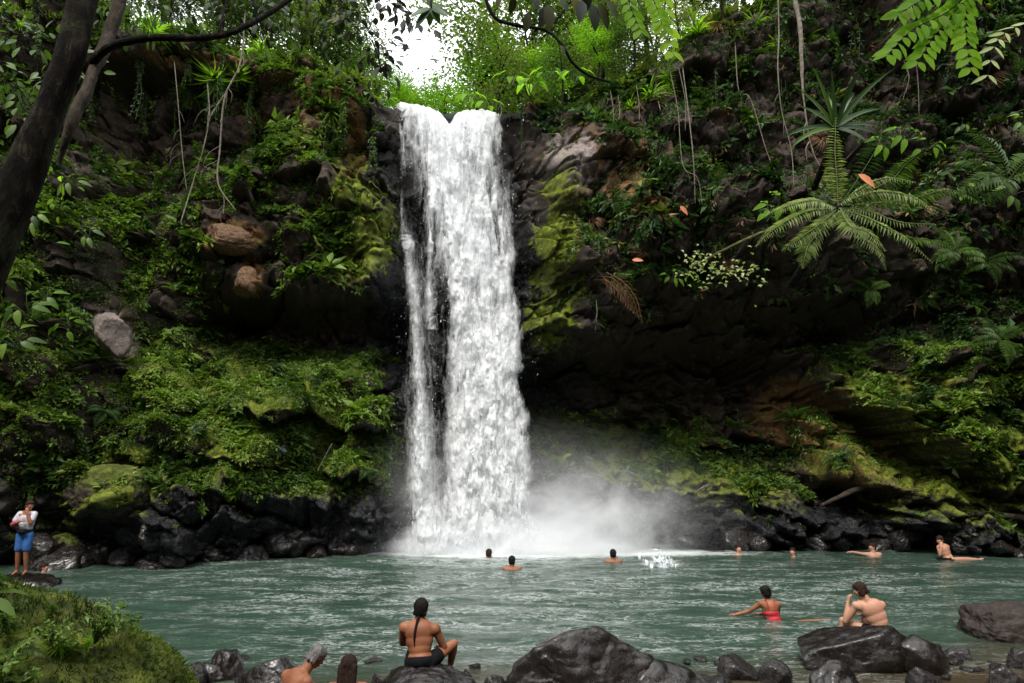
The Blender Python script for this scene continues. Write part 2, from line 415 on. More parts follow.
OCH = [(352, 150, 12, 45, 0, 7, .9), (330, 95, 26, 14, 10, 8, .9), (232, 238, 32, 20, 0, 9, .85), (250, 280, 14, 22, 15, 9, .85), (640, 195, 16, 28, 0, 7, .9), (600, 170, 60, 70, 0, 3, .55), (725, 70, 30, 60, 0, 4, .3), (522, 100, 14, 8, 0, 8, .9),
 (300, 60, 60, 20, 0, 3, .5), (180, 55, 60, 12, 0, 6, .7), (280, 120, 60, 40, 0, 3, .6), (110, 130, 60, 60, 0, 3, .35), (780, 420, 40, 45, 40, 4, .7), (850, 470, 70, 30, 40, 4, .6), (700, 500, 110, 30, 10, 4, .45), (870, 440, 90, 30, 30, 3, .45), (880, 520, 90, 20, 0, 4, .4), (60, 510, 90, 40, 0, 4, .3), (700, 160, 90, 90, 0, 3, .2)]
WET = [(455, 330, 80, 270, 0, 9, .9), (300, 515, 320, 42, 3, 9, .95), (540, 300, 24, 66, 0, 7, .95), (384, 285, 20, 45, 0, 7, .95), (380, 180, 14, 70, 0, 7, .6), (640, 520, 300, 42, 4, 8, .95), (900, 535, 260, 24, 0, 7, .9), (400, 470, 40, 70, 0, 6, .8), (560, 430, 40, 100, 0, 5, .7), (880, 500, 60, 14, 10, 8, .6)]
PALE = [(572, 160, 30, 30, 20, 7, .85), (112, 337, 22, 28, -15, 9, 1.0), (283, 449, 9, 8, 0, 8, 1), (258, 452, 6, 5, 0, 8, .9), (215, 232, 22, 8, 0, 7, .6), (740, 355, 60, 8, 4, 6, .4), (100, 205, 18, 14, 0, 7, .7), (985, 510, 40, 20, 0, 5, .4), (880, 485, 30, 12, 35, 6, .5), (600, 240, 40, 60, 0, 3, .25), (820, 80, 120, 70, 0, 3, .25)]
LEAFD = [(90, 400, 140, 90, 5, 5, .95), (230, 440, 130, 45, 5, 5, .8), (330, 385, 75, 32, 0, 6, .95), (280, 400, 70, 40, 0, 4, .5), (45, 240, 90, 140, 0, 4, .8), (160, 215, 75, 45, 0, 5, .75), (160, 290, 90, 50, 0, 4, .8),
 (110, 60, 130, 60, 0, 4, .6), (290, 30, 110, 40, 0, 6, 1), (320, 245, 60, 38, 0, 6, .9), (335, 100, 26, 60, 0, 5, .7), (275, 165, 50, 35, 0, 5, .75), (355, 290, 30, 22, 0, 5, .6), (365, 322, 35, 10, 5, 6, .9),
 (600, 235, 45, 70, 0, 4, .6), (700, 235, 80, 45, 0, 5, .8), (640, 60, 150, 32, 0, 5, .95), (590, 290, 25, 35, 0, 5, .6), (780, 240, 120, 30, 0, 5, .6), (900, 335, 115, 45, 10, 5, .9), (960, 400, 100, 60, 25, 4, .85), (1000, 340, 60, 60, 0, 5, .8),
 (720, 462, 95, 24, 15, 5, .85), (650, 440, 70, 30, 0, 4, .35), (820, 455, 25, 30, 0, 5, .5), (790, 470, 40, 14, 30, 5, .6), (860, 150, 200, 120, 0, 3, .35), (760, 40, 170, 50, 0, 4, .55), (980, 120, 60, 140, 0, 4, .7), (545, 115, 16, 30, 0, 6, .8), (540, 340, 12, 10, 0, 6, .7), (800, 400, 60, 30, 0, 4, .3),
 (270, 440, 150, 60, 10, 3, .3), (700, 190, 60, 60, 0, 4, .4)]
NOLEAF = [(455, 330, 62, 260, 0, 12, 1), (540, 290, 22, 80, 0, 10, 1), (200, 540, 330, 38, 3, 12, 1), (640, 540, 300, 44, 3, 12, 1), (900, 550, 260, 40, 0, 12, 1), (112, 337, 24, 30, -15, 9, 1), (572, 160, 30, 30, 20, 7, .9), (385, 250, 22, 80, 0, 9, .9), (310, 325, 80, 22, 4, 9, .8), (650, 375, 150, 38, 3, 9, .9), (232, 240, 34, 22, 0, 8, 1), (250, 280, 16, 24, 0, 8, 1), (352, 150, 10, 40, 0, 6, .8), (112, 482, 44, 26, -15, 7, .8), (110, 130, 60, 40, 0, 5, .6), (840, 500, 90, 30, 25, 6, .8), (895, 452, 110, 12, 34, 8, .9), (560, 262, 16, 70, 0, 6, .7), (860, 420, 70, 10, 30, 8, .7)]

# ------------------------------------------------------------------ gorge wall + plateau: one sheet
PATH = np.array([(-16.6, 16.6), (-14.2, 18.2), (-10, 18.8), (-6, 19.7), (-3, 20.9), (0, 21.4), (4, 21.8), (8, 21.8), (12, 21.6), (15.6, 21.0), (18.7, 18.5), (20.5, 14), (21, 8), (19, 0), (14, -7),
                 (5, -11), (-5, -11), (-14, -7), (-18.5, 0), (-19.2, 7), (-18.4, 13)], float)  # unseen stretch behind the camera, added to shut out low sky light
PATH[:, 1] += .95 * (PATH[:, 1] > 15) + .6 * (PATH[:, 1] > 15) * (abs(PATH[:, 0] + 1) > 4.5)
def closed_curve(pts, m=4000):
    k = len(pts); t = np.linspace(0, k, m, endpoint=False); i = t.astype(int); f = (t - i)[:, None]
    a, b, c, d = pts[(i - 1) % k], pts[i % k], pts[(i + 1) % k], pts[(i + 2) % k]
    return .5 * (2 * b + (c - a) * f + (2 * a - 5 * b + 4 * c - d) * f ** 2 + (3 * b - a - 3 * c + d) * f ** 3)
cc = closed_curve(PATH)
seg = np.linalg.norm(np.roll(cc, -1, 0) - cc, axis=1)
wgt = np.where(cc[:, 1] > 10.5, 1 / .052, 1 / .5)
cum = np.concatenate([[0], np.cumsum(seg * wgt)]); ncol = int(cum[-1])
ccl = np.concatenate([cc, cc[:1]])
tt_ = np.linspace(0, cum[-1], ncol, endpoint=False)
CX = np.interp(tt_, cum, ccl[:, 0]); CY = np.interp(tt_, cum, ccl[:, 1])
tan = nrm(np.stack([np.roll(CX, -1) - np.roll(CX, 1), np.roll(CY, -1) - np.roll(CY, 1)], -1))
NIN = np.stack([tan[:, 1], -tan[:, 0]], -1)      # into the pool
if (NIN * (np.array([0, 8]) - np.stack([CX, CY], -1))).sum() < 0: NIN = -NIN
# rim height
LIPZ = float(P(450, 106, 22.0)[2])
ang_x = CX; front = CY > 10
Hx = np.interp(CX, [-19, -15, -11, -8.5, -6.5, -5.2, -4.3, -3.75, -3.55, -.35, -.15, .5, 2, 4, 6, 8, 12, 16, 21],
               [15.9, 16.0, 16.0, 15.8, 15.1, 14.7, 14.5, 14.35, LIPZ - .1, LIPZ - .4, 14.45, 14.8, 15.1, 15.8, 17.0, 18.4, 19.2, 19.4, 19.4])
H = np.where(front, Hx, 16.0) + np.where(abs(CX + 1.9) < 2.0, 0, 1) * (fbm(np.stack([CX, CY, CX * 0], -1) * .8, 3, 5) * .5)
nrow = 330
zt = np.linspace(0, 1, nrow)
Z = -1.6 + (H[None, :] + 1.6) * zt[:, None]
X0 = np.broadcast_to(CX, Z.shape); Y0 = np.broadcast_to(CY, Z.shape)
d = np.zeros(Z.shape)
B0 = np.stack([X0, Y0, Z], -1)
N3 = np.stack([np.broadcast_to(NIN[:, 0], Z.shape), np.broadcast_to(NIN[:, 1], Z.shape), np.zeros(Z.shape)], -1)
for it in range(5):
    pos = B0 + N3 * d[..., None]
    px, py = proj(pos)
    dn = blobs(px, py, DB)
    d = .4 * d + .6 * dn
# walls out of view behind the camera are added to block low sky light
warp = np.stack([fbm(B0 * .5, 3, 11), fbm(B0 * .5, 3, 12), fbm(B0 * .5, 3, 13)], -1) * .38
f1, e1 = facets((B0 + warp) * np.array([.62, .62, .8]), 3, 1.6)
f2, e2 = facets((B0 + warp * .6) * np.array([1.7, 1.7, 2.3]), 9, 1.4)
f3, e3 = facets((B0 + warp * .3) * np.array([4.6, 4.6, 6.]), 19, 1.2)
big = fbm(B0 * .23, 3, 21) * 1.1
rough = f1 * .95 - .3 * (1 - sstep(0, .1, e1)) + f2 * .34 - .12 * (1 - sstep(0, .08, e2)) + f3 * .10 + fbm(B0 * 3.1, 5, 31) * .10
strata = fbm(np.stack([B0[..., 0] * .35, B0[..., 1] * .35, B0[..., 2] * 2.6 + fbm(B0 * .4, 2, 8) * 2.5 + B0[..., 0] * .5], -1), 3, 40)
rightlow = 1 / (1 + np.exp(-(B0[..., 0] - 4.5) * 1.2)) * (Z < 8)
fallw = np.exp(-((B0[..., 0] + 1.75) / 2.5) ** 4)
lipw = fallw * np.exp(-((Z - LIPZ) / 1.2) ** 2)
d = d + big * (1 - .85 * fallw) + rough * (1 - .35 * fallw) * (1 - .9 * lipw) + strata * rightlow * .8
# lowest metre: piled, rounder blocks
WALLD = d
pos = B0 + N3 * d[..., None]
pos[..., 2] += fbm(B0 * 1.4, 3, 50) * .18 * np.clip((H[None, :] - Z) / 2, 0, 1)
# plateau rows
nout = 46
to = np.concatenate([np.linspace(.08, 3, 20), np.geomspace(3.4, 90, nout - 20)])
edge_p = pos[-1]
rise = np.where(front & (abs(CX + 1.9) < 2.4), .05, .16)
# smooth outward directions so far rows spread evenly
plat = np.zeros((nout, ncol, 3))
ctr = np.array([0, 6.0]); rad = nrm(np.stack([CX, CY], -1) - ctr)
for k, t in enumerate(to):
    bl = sstep(0, 12, t)
    dirv = nrm(-NIN * (1 - bl) + rad * bl)
    plat[k, :, 0] = edge_p[:, 0] + dirv[:, 0] * t; plat[k, :, 1] = edge_p[:, 1] + dirv[:, 1] * t
    nz = fbm(np.stack([plat[k, :, 0], plat[k, :, 1], np.zeros(ncol)], -1) * .35, 4, 60)
    strm = np.exp(-((plat[k, :, 0] + 1.9) / 2.6) ** 4) * (plat[k, :, 1] > 15)
    plat[k, :, 2] = edge_p[:, 2] * (1 - bl) + bl * 15.2 + np.clip(t, 0, 40) * (.1 * (1 - .6 * strm)) + nz * min(t, 1.) * .7 * (1 - strm) - strm * .0
full = np.concatenate([pos, plat], 0)
NR = full.shape[0]
# normals on the grid
du = np.roll(full, -1, 1) - np.roll(full, 1, 1); dv = np.gradient(full, axis=0)
FN = nrm(np.cross(dv, du))
if FN[150, ncol // 8] @ np.array([*NIN[ncol // 8], 0]) < 0: FN = -FN
px, py = proj(full)
vis = (full[..., 1] > 8)
nz = fbm(full * 1.3, 4, 70) * .5
nz2 = fbm(full * 4, 3, 71) * .4
mask = np.zeros(full.shape[:2] + (4,))
up = np.clip(FN[..., 2], -1, 1)
def m_(B, j=14):
    return blobs(px + nz * 30, py + nz2 * 24, B)
mask[..., 0] = np.clip(m_(MOSS) * (.75 + .5 * up) + nz * .25 * .5, 0, 1) * vis
mask[..., 0] = np.where(vis, mask[..., 0], .35 + nz * .4)
mask[..., 1] = np.clip(m_(OCH), 0, 1) * vis
mask[..., 2] = np.clip(m_(WET) + .9 * (1 - sstep(.5, 1.3, full[..., 2] + nz * .6)), 0, 1)
mask[..., 3] = np.clip(m_(PALE), 0, 1) * vis
mask[nrow + 2:, :, 0] = .8
F_ = grid_faces(NR, ncol, True)
cliff = link('cliff', mesh_np('cliff', full, F_, None, {'mask': mask.reshape(-1, 4)}), M_cliff)
tag(cliff, kind='structure')

# ------------------------------------------------------------------ pool bed and near shore
def bedz(x, y):
    p = np.stack([x, y, x * 0], -1)
    s = -1.6 + 1.75 * (1 - sstep(6.5, 13.5, y - np.clip(x - 3, 0, 6) * .25 + np.clip(-x - 2, 0, 3) * .5)) + 1.1 * (1 - sstep(-1, 7.0, y))
    s = s + 1.3 * np.exp(-(((x + 5.5) / 2.6) ** 2 + ((y - 3.5) / 4) ** 2)) + .9 * np.exp(-(((x - 7.5) / 3.) ** 2 + ((y - 2.5) / 3.) ** 2))
    return s + fbm(p * .9, 4, 80) * .14
gx, gy = np.meshgrid(np.linspace(-23, 24, 300), np.linspace(-14, 24, 260))
bed = link('shore_ground', mesh_np('shore_ground', np.stack([gx, gy, bedz(gx, gy)], -1), grid_faces(260, 300), None), M_brownr)
tag(bed, kind='structure')

# ------------------------------------------------------------------ water
def wave(x, y):
    q = np.stack([x, y, x * 0], -1)
    dist = np.hypot(x + 1.5, y - 20.5)
    a = .35 + .9 * np.exp(-dist / 7)
    n1 = fbm(q * np.array([.45, 1.0, 1]), 3, 90) * .10
    n2 = fbm(q * np.array([1.3, 3.0, 1]) + n1[..., None] * 4, 4, 91) * .042
    n3 = (.5 - abs(perlin(q * np.array([2.6, 6.0, 1]) + n2[..., None] * 9, 95))) * .022
    return (n1 + n2 + n3) * (.14 + a * .5) - .02
ys = np.concatenate([np.linspace(-12, 7.5, 60), np.linspace(7.6, 24, 560)])
xs = np.linspace(-22, 23, 1050)
wx, wy = np.meshgrid(xs, ys)
wz = wave(wx, wy)
dep = -bedz(wx, wy)
q = np.stack([wx, wy, wx * 0], -1)
dist = np.hypot((wx + 1.6) * .8, wy - 20.2)
pxw, pyw = proj(np.stack([wx, wy, wz], -1))
foam = np.zeros(wx.shape + (4,))
# r: churned white at the fall, g: streak amount, b: depth
foam[..., 0] = np.clip(blobs(pxw, pyw, [(490, 548, 120, 6.5, 0, 5, 1.5), (580, 553, 120, 4, 0, 3, .45), (480, 562, 120, 7, 0, 4, .35), (663, 563, 22, 4, 0, 4, .5), (330, 552, 120, 2.5, 0, 4, .4), (690, 553, 90, 3, 0, 4, .35)]), 0, 1)
foam[..., 1] = np.clip(blobs(pxw, pyw, [(430, 600, 190, 50, 0, 4, .55), (640, 600, 260, 50, 0, 4, .45), (850, 585, 200, 24, 0, 4, .55), (250, 590, 160, 30, 0, 4, .45), (600, 640, 200, 20, 0, 4, .5), (330, 650, 130, 14, 0, 4, .6), (770, 665, 200, 18, 0, 4, .5)]) + .12, 0, 1)
foam[..., 2] = np.clip(sstep(.05, 1.15, dep + fbm(q * .8, 3, 97) * .2), 0, 1)
foam[..., 3] = 1
mw, nt, out = newmat('pool_water')
at = N_(nt, 'Attribute', attribute_name='foam'); sep = N_(nt, 'SeparateColor'); L_(nt, at.outputs['Color'], sep.inputs[0])
ps = N_(nt, 'NewGeometry').outputs['Position']
v1 = mapping(nt, ps, (.55, 1.7, 1)); v2 = mapping(nt, ps, (2.2, 6.5, 1)); v3 = mapping(nt, ps, (9, 20, 1))
a1 = noise(nt, v1, 1, 5, .6, .6); a2 = noise(nt, v2, 1, 6, .7, 1.0); a3 = noise(nt, v3, 1, 4, .6, .5)
deep = mixc(nt, a1.outputs['Fac'], (.018, .040, .027), (.048, .082, .060))
shal = mixc(nt, a2.outputs['Fac'], (.018, .012, .006), (.07, .05, .028))
c = mixc(nt, sep.outputs[2], shal, deep)
# foam streaks: ridged noise lines
rid = math_(nt, 'ABSOLUTE', math_(nt, 'SUBTRACT', a2.outputs['Fac'], .5))
thin = math_(nt, 'SUBTRACT', 1, math_(nt, 'MULTIPLY', rid, 22), True)
pat = math_(nt, 'MULTIPLY', thin, math_(nt, 'MULTIPLY', math_(nt, 'SUBTRACT', math_(nt, 'ADD', a1.outputs['Fac'], math_(nt, 'MULTIPLY', a3.outputs['Fac'], .5)), .68), 6, True), True)
pat = math_(nt, 'MULTIPLY', pat, math_(nt, 'MULTIPLY', sep.outputs[1], .5), True)
churn = math_(nt, 'ADD', math_(nt, 'MULTIPLY', sep.outputs[0], 1.7), math_(nt, 'SUBTRACT', math_(nt, 'MULTIPLY', a2.outputs['Fac'], 1.6), 1.25), True)
fo = math_(nt, 'ADD', pat, churn, True)
c = mixc(nt, fo, c, (.78, .82, .82))
b = N_(nt, 'BsdfPrincipled'); L_(nt, c, b.inputs['Base Color'])
L_(nt, math_(nt, 'ADD', .07, math_(nt, 'MULTIPLY', fo, .6)), b.inputs['Roughness']); b.inputs['IOR'].default_value = 1.33
h = math_(nt, 'ADD', math_(nt, 'MULTIPLY', a2.outputs['Fac'], .5), math_(nt, 'MULTIPLY', a3.outputs['Fac'], .18))
bn = N_(nt, 'Bump'); bn.inputs['Strength'].default_value = .6; bn.inputs['Distance'].default_value = .05; L_(nt, h, bn.inputs['Height']); L_(nt, bn.outputs[0], b.inputs['Normal'])
L_(nt, b.outputs[0], out.inputs[0])
water = link('water', mesh_np('water', np.stack([wx, wy, wz], -1), grid_faces(len(ys), len(xs)), None, {'foam': foam.reshape(-1, 4)}), mw)
tag(water, kind='structure')
# stream on the plateau feeding the lip
sx = np.linspace(-4.2, .3, 40); sy = np.linspace(22.0, 41, 60)
SX, SY = np.meshgrid(sx, sy)
SZ = LIPZ - .27 + (SY - 22.0) * .045 + fbm(np.stack([SX, SY, SX * 0], -1) * 1.5, 3, 99) * .06
fs = np.zeros(SX.shape + (4,)); fs[..., 0] = .55; fs[..., 1] = .8; fs[..., 2] = .6; fs[..., 3] = 1
stream = link('stream', mesh_np('stream', np.stack([SX, SY, SZ], -1), grid_faces(60, 40), None, {'foam': fs.reshape(-1, 4)}), mw)
tag(stream, kind='structure')

# ------------------------------------------------------------------ waterfall
def fall_rho(px, py):
    l = np.interp(py, [100, 118, 250, 400, 548], [386, 387, 392, 397, 392]); r = np.interp(py, [100, 118, 200, 300, 400, 480, 548], [507, 509, 517, 525, 530, 537, 543])
    c = np.interp(py, [105, 150, 200, 250, 300, 400, 500, 548], [452, 452, 466, 474, 481, 484, 486, 484]); wd = np.interp(py, [105, 150, 200, 300, 400, 500, 548], [58, 40, 34, 38, 42, 48, 60])
    core = np.exp(-np.abs((px - c) / wd) ** 3)
    rho = 1.05 * core + .13
    rho = rho + .5 * np.exp(-((px - 432) / 4) ** 2) * (py < 330) + .5 * np.exp(-((px - np.interp(py, [240, 300, 420], [405, 415, 421])) / 5) ** 2) * (py > 235) + .55 * np.exp(-((px - 420) / 9) ** 2) * sstep(400, 440, py)
    rho = rho + .35 * np.exp(-((px - 402) / 4) ** 2) * (py < 240) + .6 * np.exp(-((py - 245 - .15 * (px - 400)) / 5) ** 2) * (px < 415)
    rho = rho - .45 * np.exp(-(((px - 445) / 11) ** 2)) * sstep(280, 340, py) * (1 - sstep(470, 530, py)) - .10 * np.exp(-(((px - 410) / 10) ** 2)) * sstep(120, 150, py) * (1 - sstep(215, 240, py)) + .25 * (py < 118)
    rho = rho - .6 * np.exp(-((px - 449) / 6) ** 2 - ((py - 117) / 9) ** 2)
    rho = rho + .9 * sstep(515, 548, py) * core
    wob = fbm(np.stack([py * .03, px * .012, px * 0 + 3.3], -1), 3, 777) * 9
    e = sstep(0, 13, px + wob - l) * sstep(0, 13, r - px + wob)
    yl = np.interp(px, [386, 402, 420, 436, 443, 449, 455, 462, 482, 496, 505], [100, 103, 106, 111, 116, 124, 116, 112, 110, 113, 118])
    e = e * sstep(-1, 3, py - yl)
    return np.clip(rho, 0, 2) * e
def fall_Y(py):
    return np.interp(py, [100, 106, 112, 125, 160, 250, 400, 560], [22.05, 21.8, 21.7, 21.55, 21.4, 21.2, 21.0, 20.75])
mf, nt, out = newmat('falling_water')
at = N_(nt, 'Attribute', attribute_name='tint'); sep = N_(nt, 'SeparateColor'); L_(nt, at.outputs['Color'], sep.inputs[0])
ps = N_(nt, 'NewGeometry').outputs['Position']
f1n = noise(nt, mapping(nt, ps, (11, 11, .85)), 1, 5, .7, .8); f2n = noise(nt, mapping(nt, ps, (26, 26, 3)), 1, 3, .6, .3)
al = math_(nt, 'ADD', math_(nt, 'MULTIPLY', sep.outputs[0], 1.3), math_(nt, 'ADD', math_(nt, 'MULTIPLY', math_(nt, 'SUBTRACT', f1n.outputs['Fac'], .5), .75), math_(nt, 'MULTIPLY', math_(nt, 'SUBTRACT', f2n.outputs['Fac'], .5), .4)))
al = math_(nt, 'MULTIPLY', math_(nt, 'SUBTRACT', al, .10), 1.0, True)
al = math_(nt, 'MULTIPLY', al, math_(nt, 'MULTIPLY', sep.outputs[0], 9, True))
df = N_(nt, 'BsdfDiffuse'); df.inputs[0].default_value = (.96, .97, .98, 1)
tl = N_(nt, 'BsdfTranslucent'); tl.inputs[0].default_value = (.94, .96, .98, 1)
bn = N_(nt, 'Bump'); bn.inputs['Strength'].default_value = .7; bn.inputs['Distance'].default_value = .1
L_(nt, math_(nt, 'ADD', f1n.outputs['Fac'], math_(nt, 'MULTIPLY', f2n.outputs['Fac'], .4)), bn.inputs['Height']); L_(nt, bn.outputs[0], df.inputs['Normal'])
m1 = N_(nt, 'MixShader', i_0=.4); L_(nt, df.outputs[0], m1.inputs[1]); L_(nt, tl.outputs[0], m1.inputs[2])
tr = N_(nt, 'BsdfTransparent'); m2 = N_(nt, 'MixShader'); L_(nt, al, m2.inputs[0]); L_(nt, tr.outputs[0], m2.inputs[1]); L_(nt, m1.outputs[0], m2.inputs[2])
L_(nt, m2.outputs[0], out.inputs[0])

fall = thing('waterfall', 'tall white waterfall plunging over the rock lip into the green pool', 'waterfall', (-1.5, 20.3, 0))
def fall_sheet(seed, off, count, wscale, gain, name):
    r = np.random.default_rng(seed)
    gx = np.arange(378, 550, .62); gy = np.arange(101, 556, .72)
    A = np.zeros((len(gy), len(gx)))
    # candidate plume positions
    cx = r.uniform(384, 546, count * 4); cy_ = r.uniform(98, 560, count * 4)
    keep = r.random(count * 4) < fall_rho(cx, cy_) * .8 + .015
    cx, cy_ = cx[keep][:count], cy_[keep][:count]
    for x, y in zip(cx, cy_):
        s = wscale * (0.55 + 1.0 * (y - 100) / 450)
        wd = s * r.lognormal(1.0, .55); ln = wd * r.uniform(3, 9) + 6 + 16 * np.exp(-(y - 100) / 120)
        i0, i1 = np.searchsorted(gx, [x - 3 * wd, x + 3 * wd]); j0, j1 = np.searchsorted(gy, [y - 3 * ln, y + 3 * wd])
        if i1 <= i0 or j1 <= j0: continue
        dx = (gx[i0:i1] - x)[None, :]; dy = (gy[j0:j1] - y)[:, None]
        spread = wd * (1 - .35 * np.clip(-dy / ln, 0, 1.5))
        yy = np.where(dy > 0, np.exp(-(dy / (wd * .7)) ** 2), np.exp(dy / ln))
        A[j0:j1, i0:i1] += np.exp(-(dx / spread) ** 2) * yy * r.uniform(.3, 1)
    XX, YY = np.meshgrid(gx, gy)
    rho = fall_rho(XX, YY)
    q = np.stack([XX * .05, YY * .012, XX * 0], -1)
    big = .8 + 2.2 * fbm(q + fbm(q * 2, 3, seed + 3)[..., None] * .7, 4, seed)
    A = 1 - np.exp(-A * gain * np.clip(big, .12, 2.4))
    A = np.clip(A * np.clip(rho * 1.4, 0, 1) + (rho > .9) * .16, 0, 1)
    A *= sstep(378, 388, XX) * (1 - sstep(538, 549, XX))
    base = P(XX, YY, fall_Y(YY) + off)
    rel = A * .22 + fbm(np.stack([XX * .09, YY * .04, XX * 0], -1), 4, seed + 9) * .16 * sstep(104, 150, YY)
    base[..., 1] -= rel
    base[..., 2] = np.where(YY < 108, np.minimum(base[..., 2], LIPZ + .12), base[..., 2])
    t = np.stack([A, rho, A, np.ones_like(A)], -1)
    return link(name, mesh_np(name, base - np.array([-1.5, 20.3, 0]), grid_faces(len(gy), len(gx)), None, {'tint': t.reshape(-1, 4)}), mf, fall)
fall_sheet(1, .25, 520, 2.1, .40, 'water_sheet')
fall_sheet(2, .0, 800, 1.4, .34, 'water_sheet')
fall_sheet(3, -.25, 800, .9, .34, 'water_sheet')
# droplets thrown off the curtain
M_drop = simple('water_drop', (.85, .89, .93), .3, (.75, .8, .85), 3)
acc = Acc(); n = 9000
cx = np.concatenate([rng.uniform(390, 542, n), rng.normal(500, 60, 5000)]); cy_ = np.concatenate([rng.uniform(108, 552, n), 552 - abs(rng.normal(0, 16, 5000))])
k = rng.random(len(cx)) < np.clip(fall_rho(cx, cy_) * .6 + .05 + .35 * (cy_ > 520), 0, 1)
cx, cy_ = cx[k], cy_[k]; n = len(cx)
p = P(cx + rng.normal(0, 1.5, n), cy_, fall_Y(cy_) - rng.exponential(.22, n)) - np.array([-1.5, 20.3, 0])
s = rng.lognormal(-5.1, .35, n)[:, None]; ln = s * rng.uniform(1.2, 4, n)[:, None]
o = np.array([[1, 0, 0], [0, 1, 0], [-1, 0, 0], [0, -1, 0]])
v = np.concatenate([p[:, None] + np.array([0, 0, 1]) * ln[:, None] * 1.0, p[:, None] + o[None] * s[:, None] - np.array([0, 0, .3]) * ln[:, None], p[:, None] - np.array([0, 0, 1]) * (ln * .6)[:, None]], 1)
tq = np.array([[0, 1, 2], [0, 2, 3], [0, 3, 4], [0, 4, 1], [5, 2, 1], [5, 3, 2], [5, 4, 3], [5, 1, 4]])
acc.add(v.reshape(-1, 3), t=(np.arange(n)[:, None, None] * 6 + tq[None]).reshape(-1, 3))
dr = acc.build('spray', M_drop, fall); dr['kind'] = 'stuff'

# mist: real scattering volumes drifting off the plunge
def mist(name, c, r, dens, sc_, thr, label, rot=0):
    m, nt, out = newmat(name)
    tc = N_(nt, 'TexCoord')
    ln_ = N_(nt, 'VectorMath', operation='LENGTH'); L_(nt, tc.outputs['Object'], ln_.inputs[0])
    fall_ = math_(nt, 'SUBTRACT', 1, ln_.outputs['Value'], True)
    n = noise(nt, mapping(nt, tc.outputs['Object'], sc_), 1, 4, .6, .5)
    dd = math_(nt, 'MULTIPLY', math_(nt, 'MULTIPLY', math_(nt, 'SUBTRACT', math_(nt, 'ADD', n.outputs['Fac'], math_(nt, 'MULTIPLY', fall_, .45)), thr, True), fall_), dens)
    vs = N_(nt, 'VolumePrincipled'); vs.inputs['Color'].default_value = (.97, .98, 1, 1); vs.inputs['Anisotropy'].default_value = -.25
    n.inputs['Distortion'].default_value = 1.3
    L_(nt, dd, vs.inputs['Density']); L_(nt, vs.outputs[0], out.inputs['Volume'])
    me = bpy.data.meshes.new(name)
    import bmesh
    bm = bmesh.new(); bmesh.ops.create_icosphere(bm, subdivisions=3, radius=1.0); bm.to_mesh(me); bm.free()
    me.materials.append(m)
    o = bpy.data.objects.new(name, me); COL.objects.link(o)
    o.location = c; o.scale = r; o.rotation_euler = (0, rot, 0)
    return tag(o, label, 'mist', kind='stuff')
mist('mist', (-.2, 20.75, .0), (3.9, .9, 1.25), 60, (3.4, 2.4, 2.6), .46, 'bright white spray cloud boiling at the foot of the waterfall')
mist('mist', (0, 20.8, .8), (7.5, 1.0, 3.4), .75, (1.6, 2, 1.8), .25, 'thin haze hanging over the foot of the falls and both banks')
mist('mist', (1.6, 20.9, .3), (4.4, 1.0, 2.75), 9.5, (4.2, 2, 3.6), .555, 'grey mist drifting to the right of the plunge pool', -.25)
# ------------------------------------------------------------------ vegetation scatter on the gorge wall
VP = full.reshape(-1, 3); VN = FN.reshape(-1, 3)
pxf = px.ravel(); pyf = py.ravel()
onwall = (np.arange(NR)[:, None] < nrow + 0 * np.arange(ncol)[None, :]).ravel()
vis1 = (VP[:, 1] > 9) & (pxf > -70) & (pxf < 1094) & (pyf > -60) & (pyf < 560)
# area weight per vertex
area = (np.linalg.norm(du, axis=-1) * np.linalg.norm(dv, axis=-1) * .5).ravel()
jx = fbm(VP * .8, 4, 110) * 40; jy = fbm(VP * .8, 4, 111) * 30
dens = np.clip(blobs(pxf + jx, pyf + jy, LEAFD), 0, 1) - 1.0 * np.clip(blobs(pxf + jx * .4, pyf + jy * .4, NOLEAF), 0, 1)
clump = fbm(VP * 1.1, 4, 112)
dens = np.clip(dens * (.75 + 1.3 * clump) + .03, 0, 1)
face = np.clip(VN[:, 2] + .55, 0, 1)                    # nothing grows on ceilings
ftc = np.clip(-(VN * nrm(VP - np.array([0, 0, CAMH]))).sum(-1) + .35, 0, 1)
dens = dens * face * (VP[:, 2] > .7) * vis1
plateau = ~onwall

def sample(wt, n):
    c = np.cumsum(wt); idx = np.searchsorted(c, rng.random(n) * c[-1]); return np.clip(idx, 0, len(wt) - 1)

def clumps(acc, pos, nor, nl, size, spread, lw=.5, dark=None, hang=.0, g0=.5):
    """little rosettes of leaves: pos (N,3)"""
    N = len(pos)
    out = nrm(nor + np.array([0, 0, .55 - hang]) + rng.normal(0, .25, (N, 3)))
    b = np.repeat(pos, nl, 0); on = np.repeat(out, nl, 0)
    pa_ = fbm(pos * .55, 3, 700); pb_ = fbm(pos * .8, 3, 701); size = size * np.clip(1 + 1.5 * pb_, .5, 1.9)
    r = rng.normal(0, 1, (N * nl, 3)); r = r - on * (r * on).sum(-1, keepdims=True) * .8
    dd = nrm(on * .55 + nrm(r) * 1.0 - np.array([0, 0, .12 + hang]))
    L = np.repeat(size, nl) * rng.uniform(.6, 1.25, N * nl)
    st = b + on * rng.uniform(.0, 1, (N * nl, 1)) * spread + nrm(r) * rng.uniform(0, .7, (N * nl, 1)) * spread
    g = np.repeat(np.clip(g0 + pa_ * .75 + rng.normal(0, .15, N), 0, 1), nl) + rng.normal(0, .1, N * nl)
    h = np.repeat(np.clip(rng.random(N) ** 1.6 * .8 + fbm(pos * .7, 2, 702) * .6, 0, 1), nl)
    t = np.stack([h, np.clip(g, 0, 1), rng.random(N * nl), np.ones(N * nl)], -1)
    leaves(acc, st, dd, on + rng.normal(0, .25, (N * nl, 3)), L, L * lw, t)

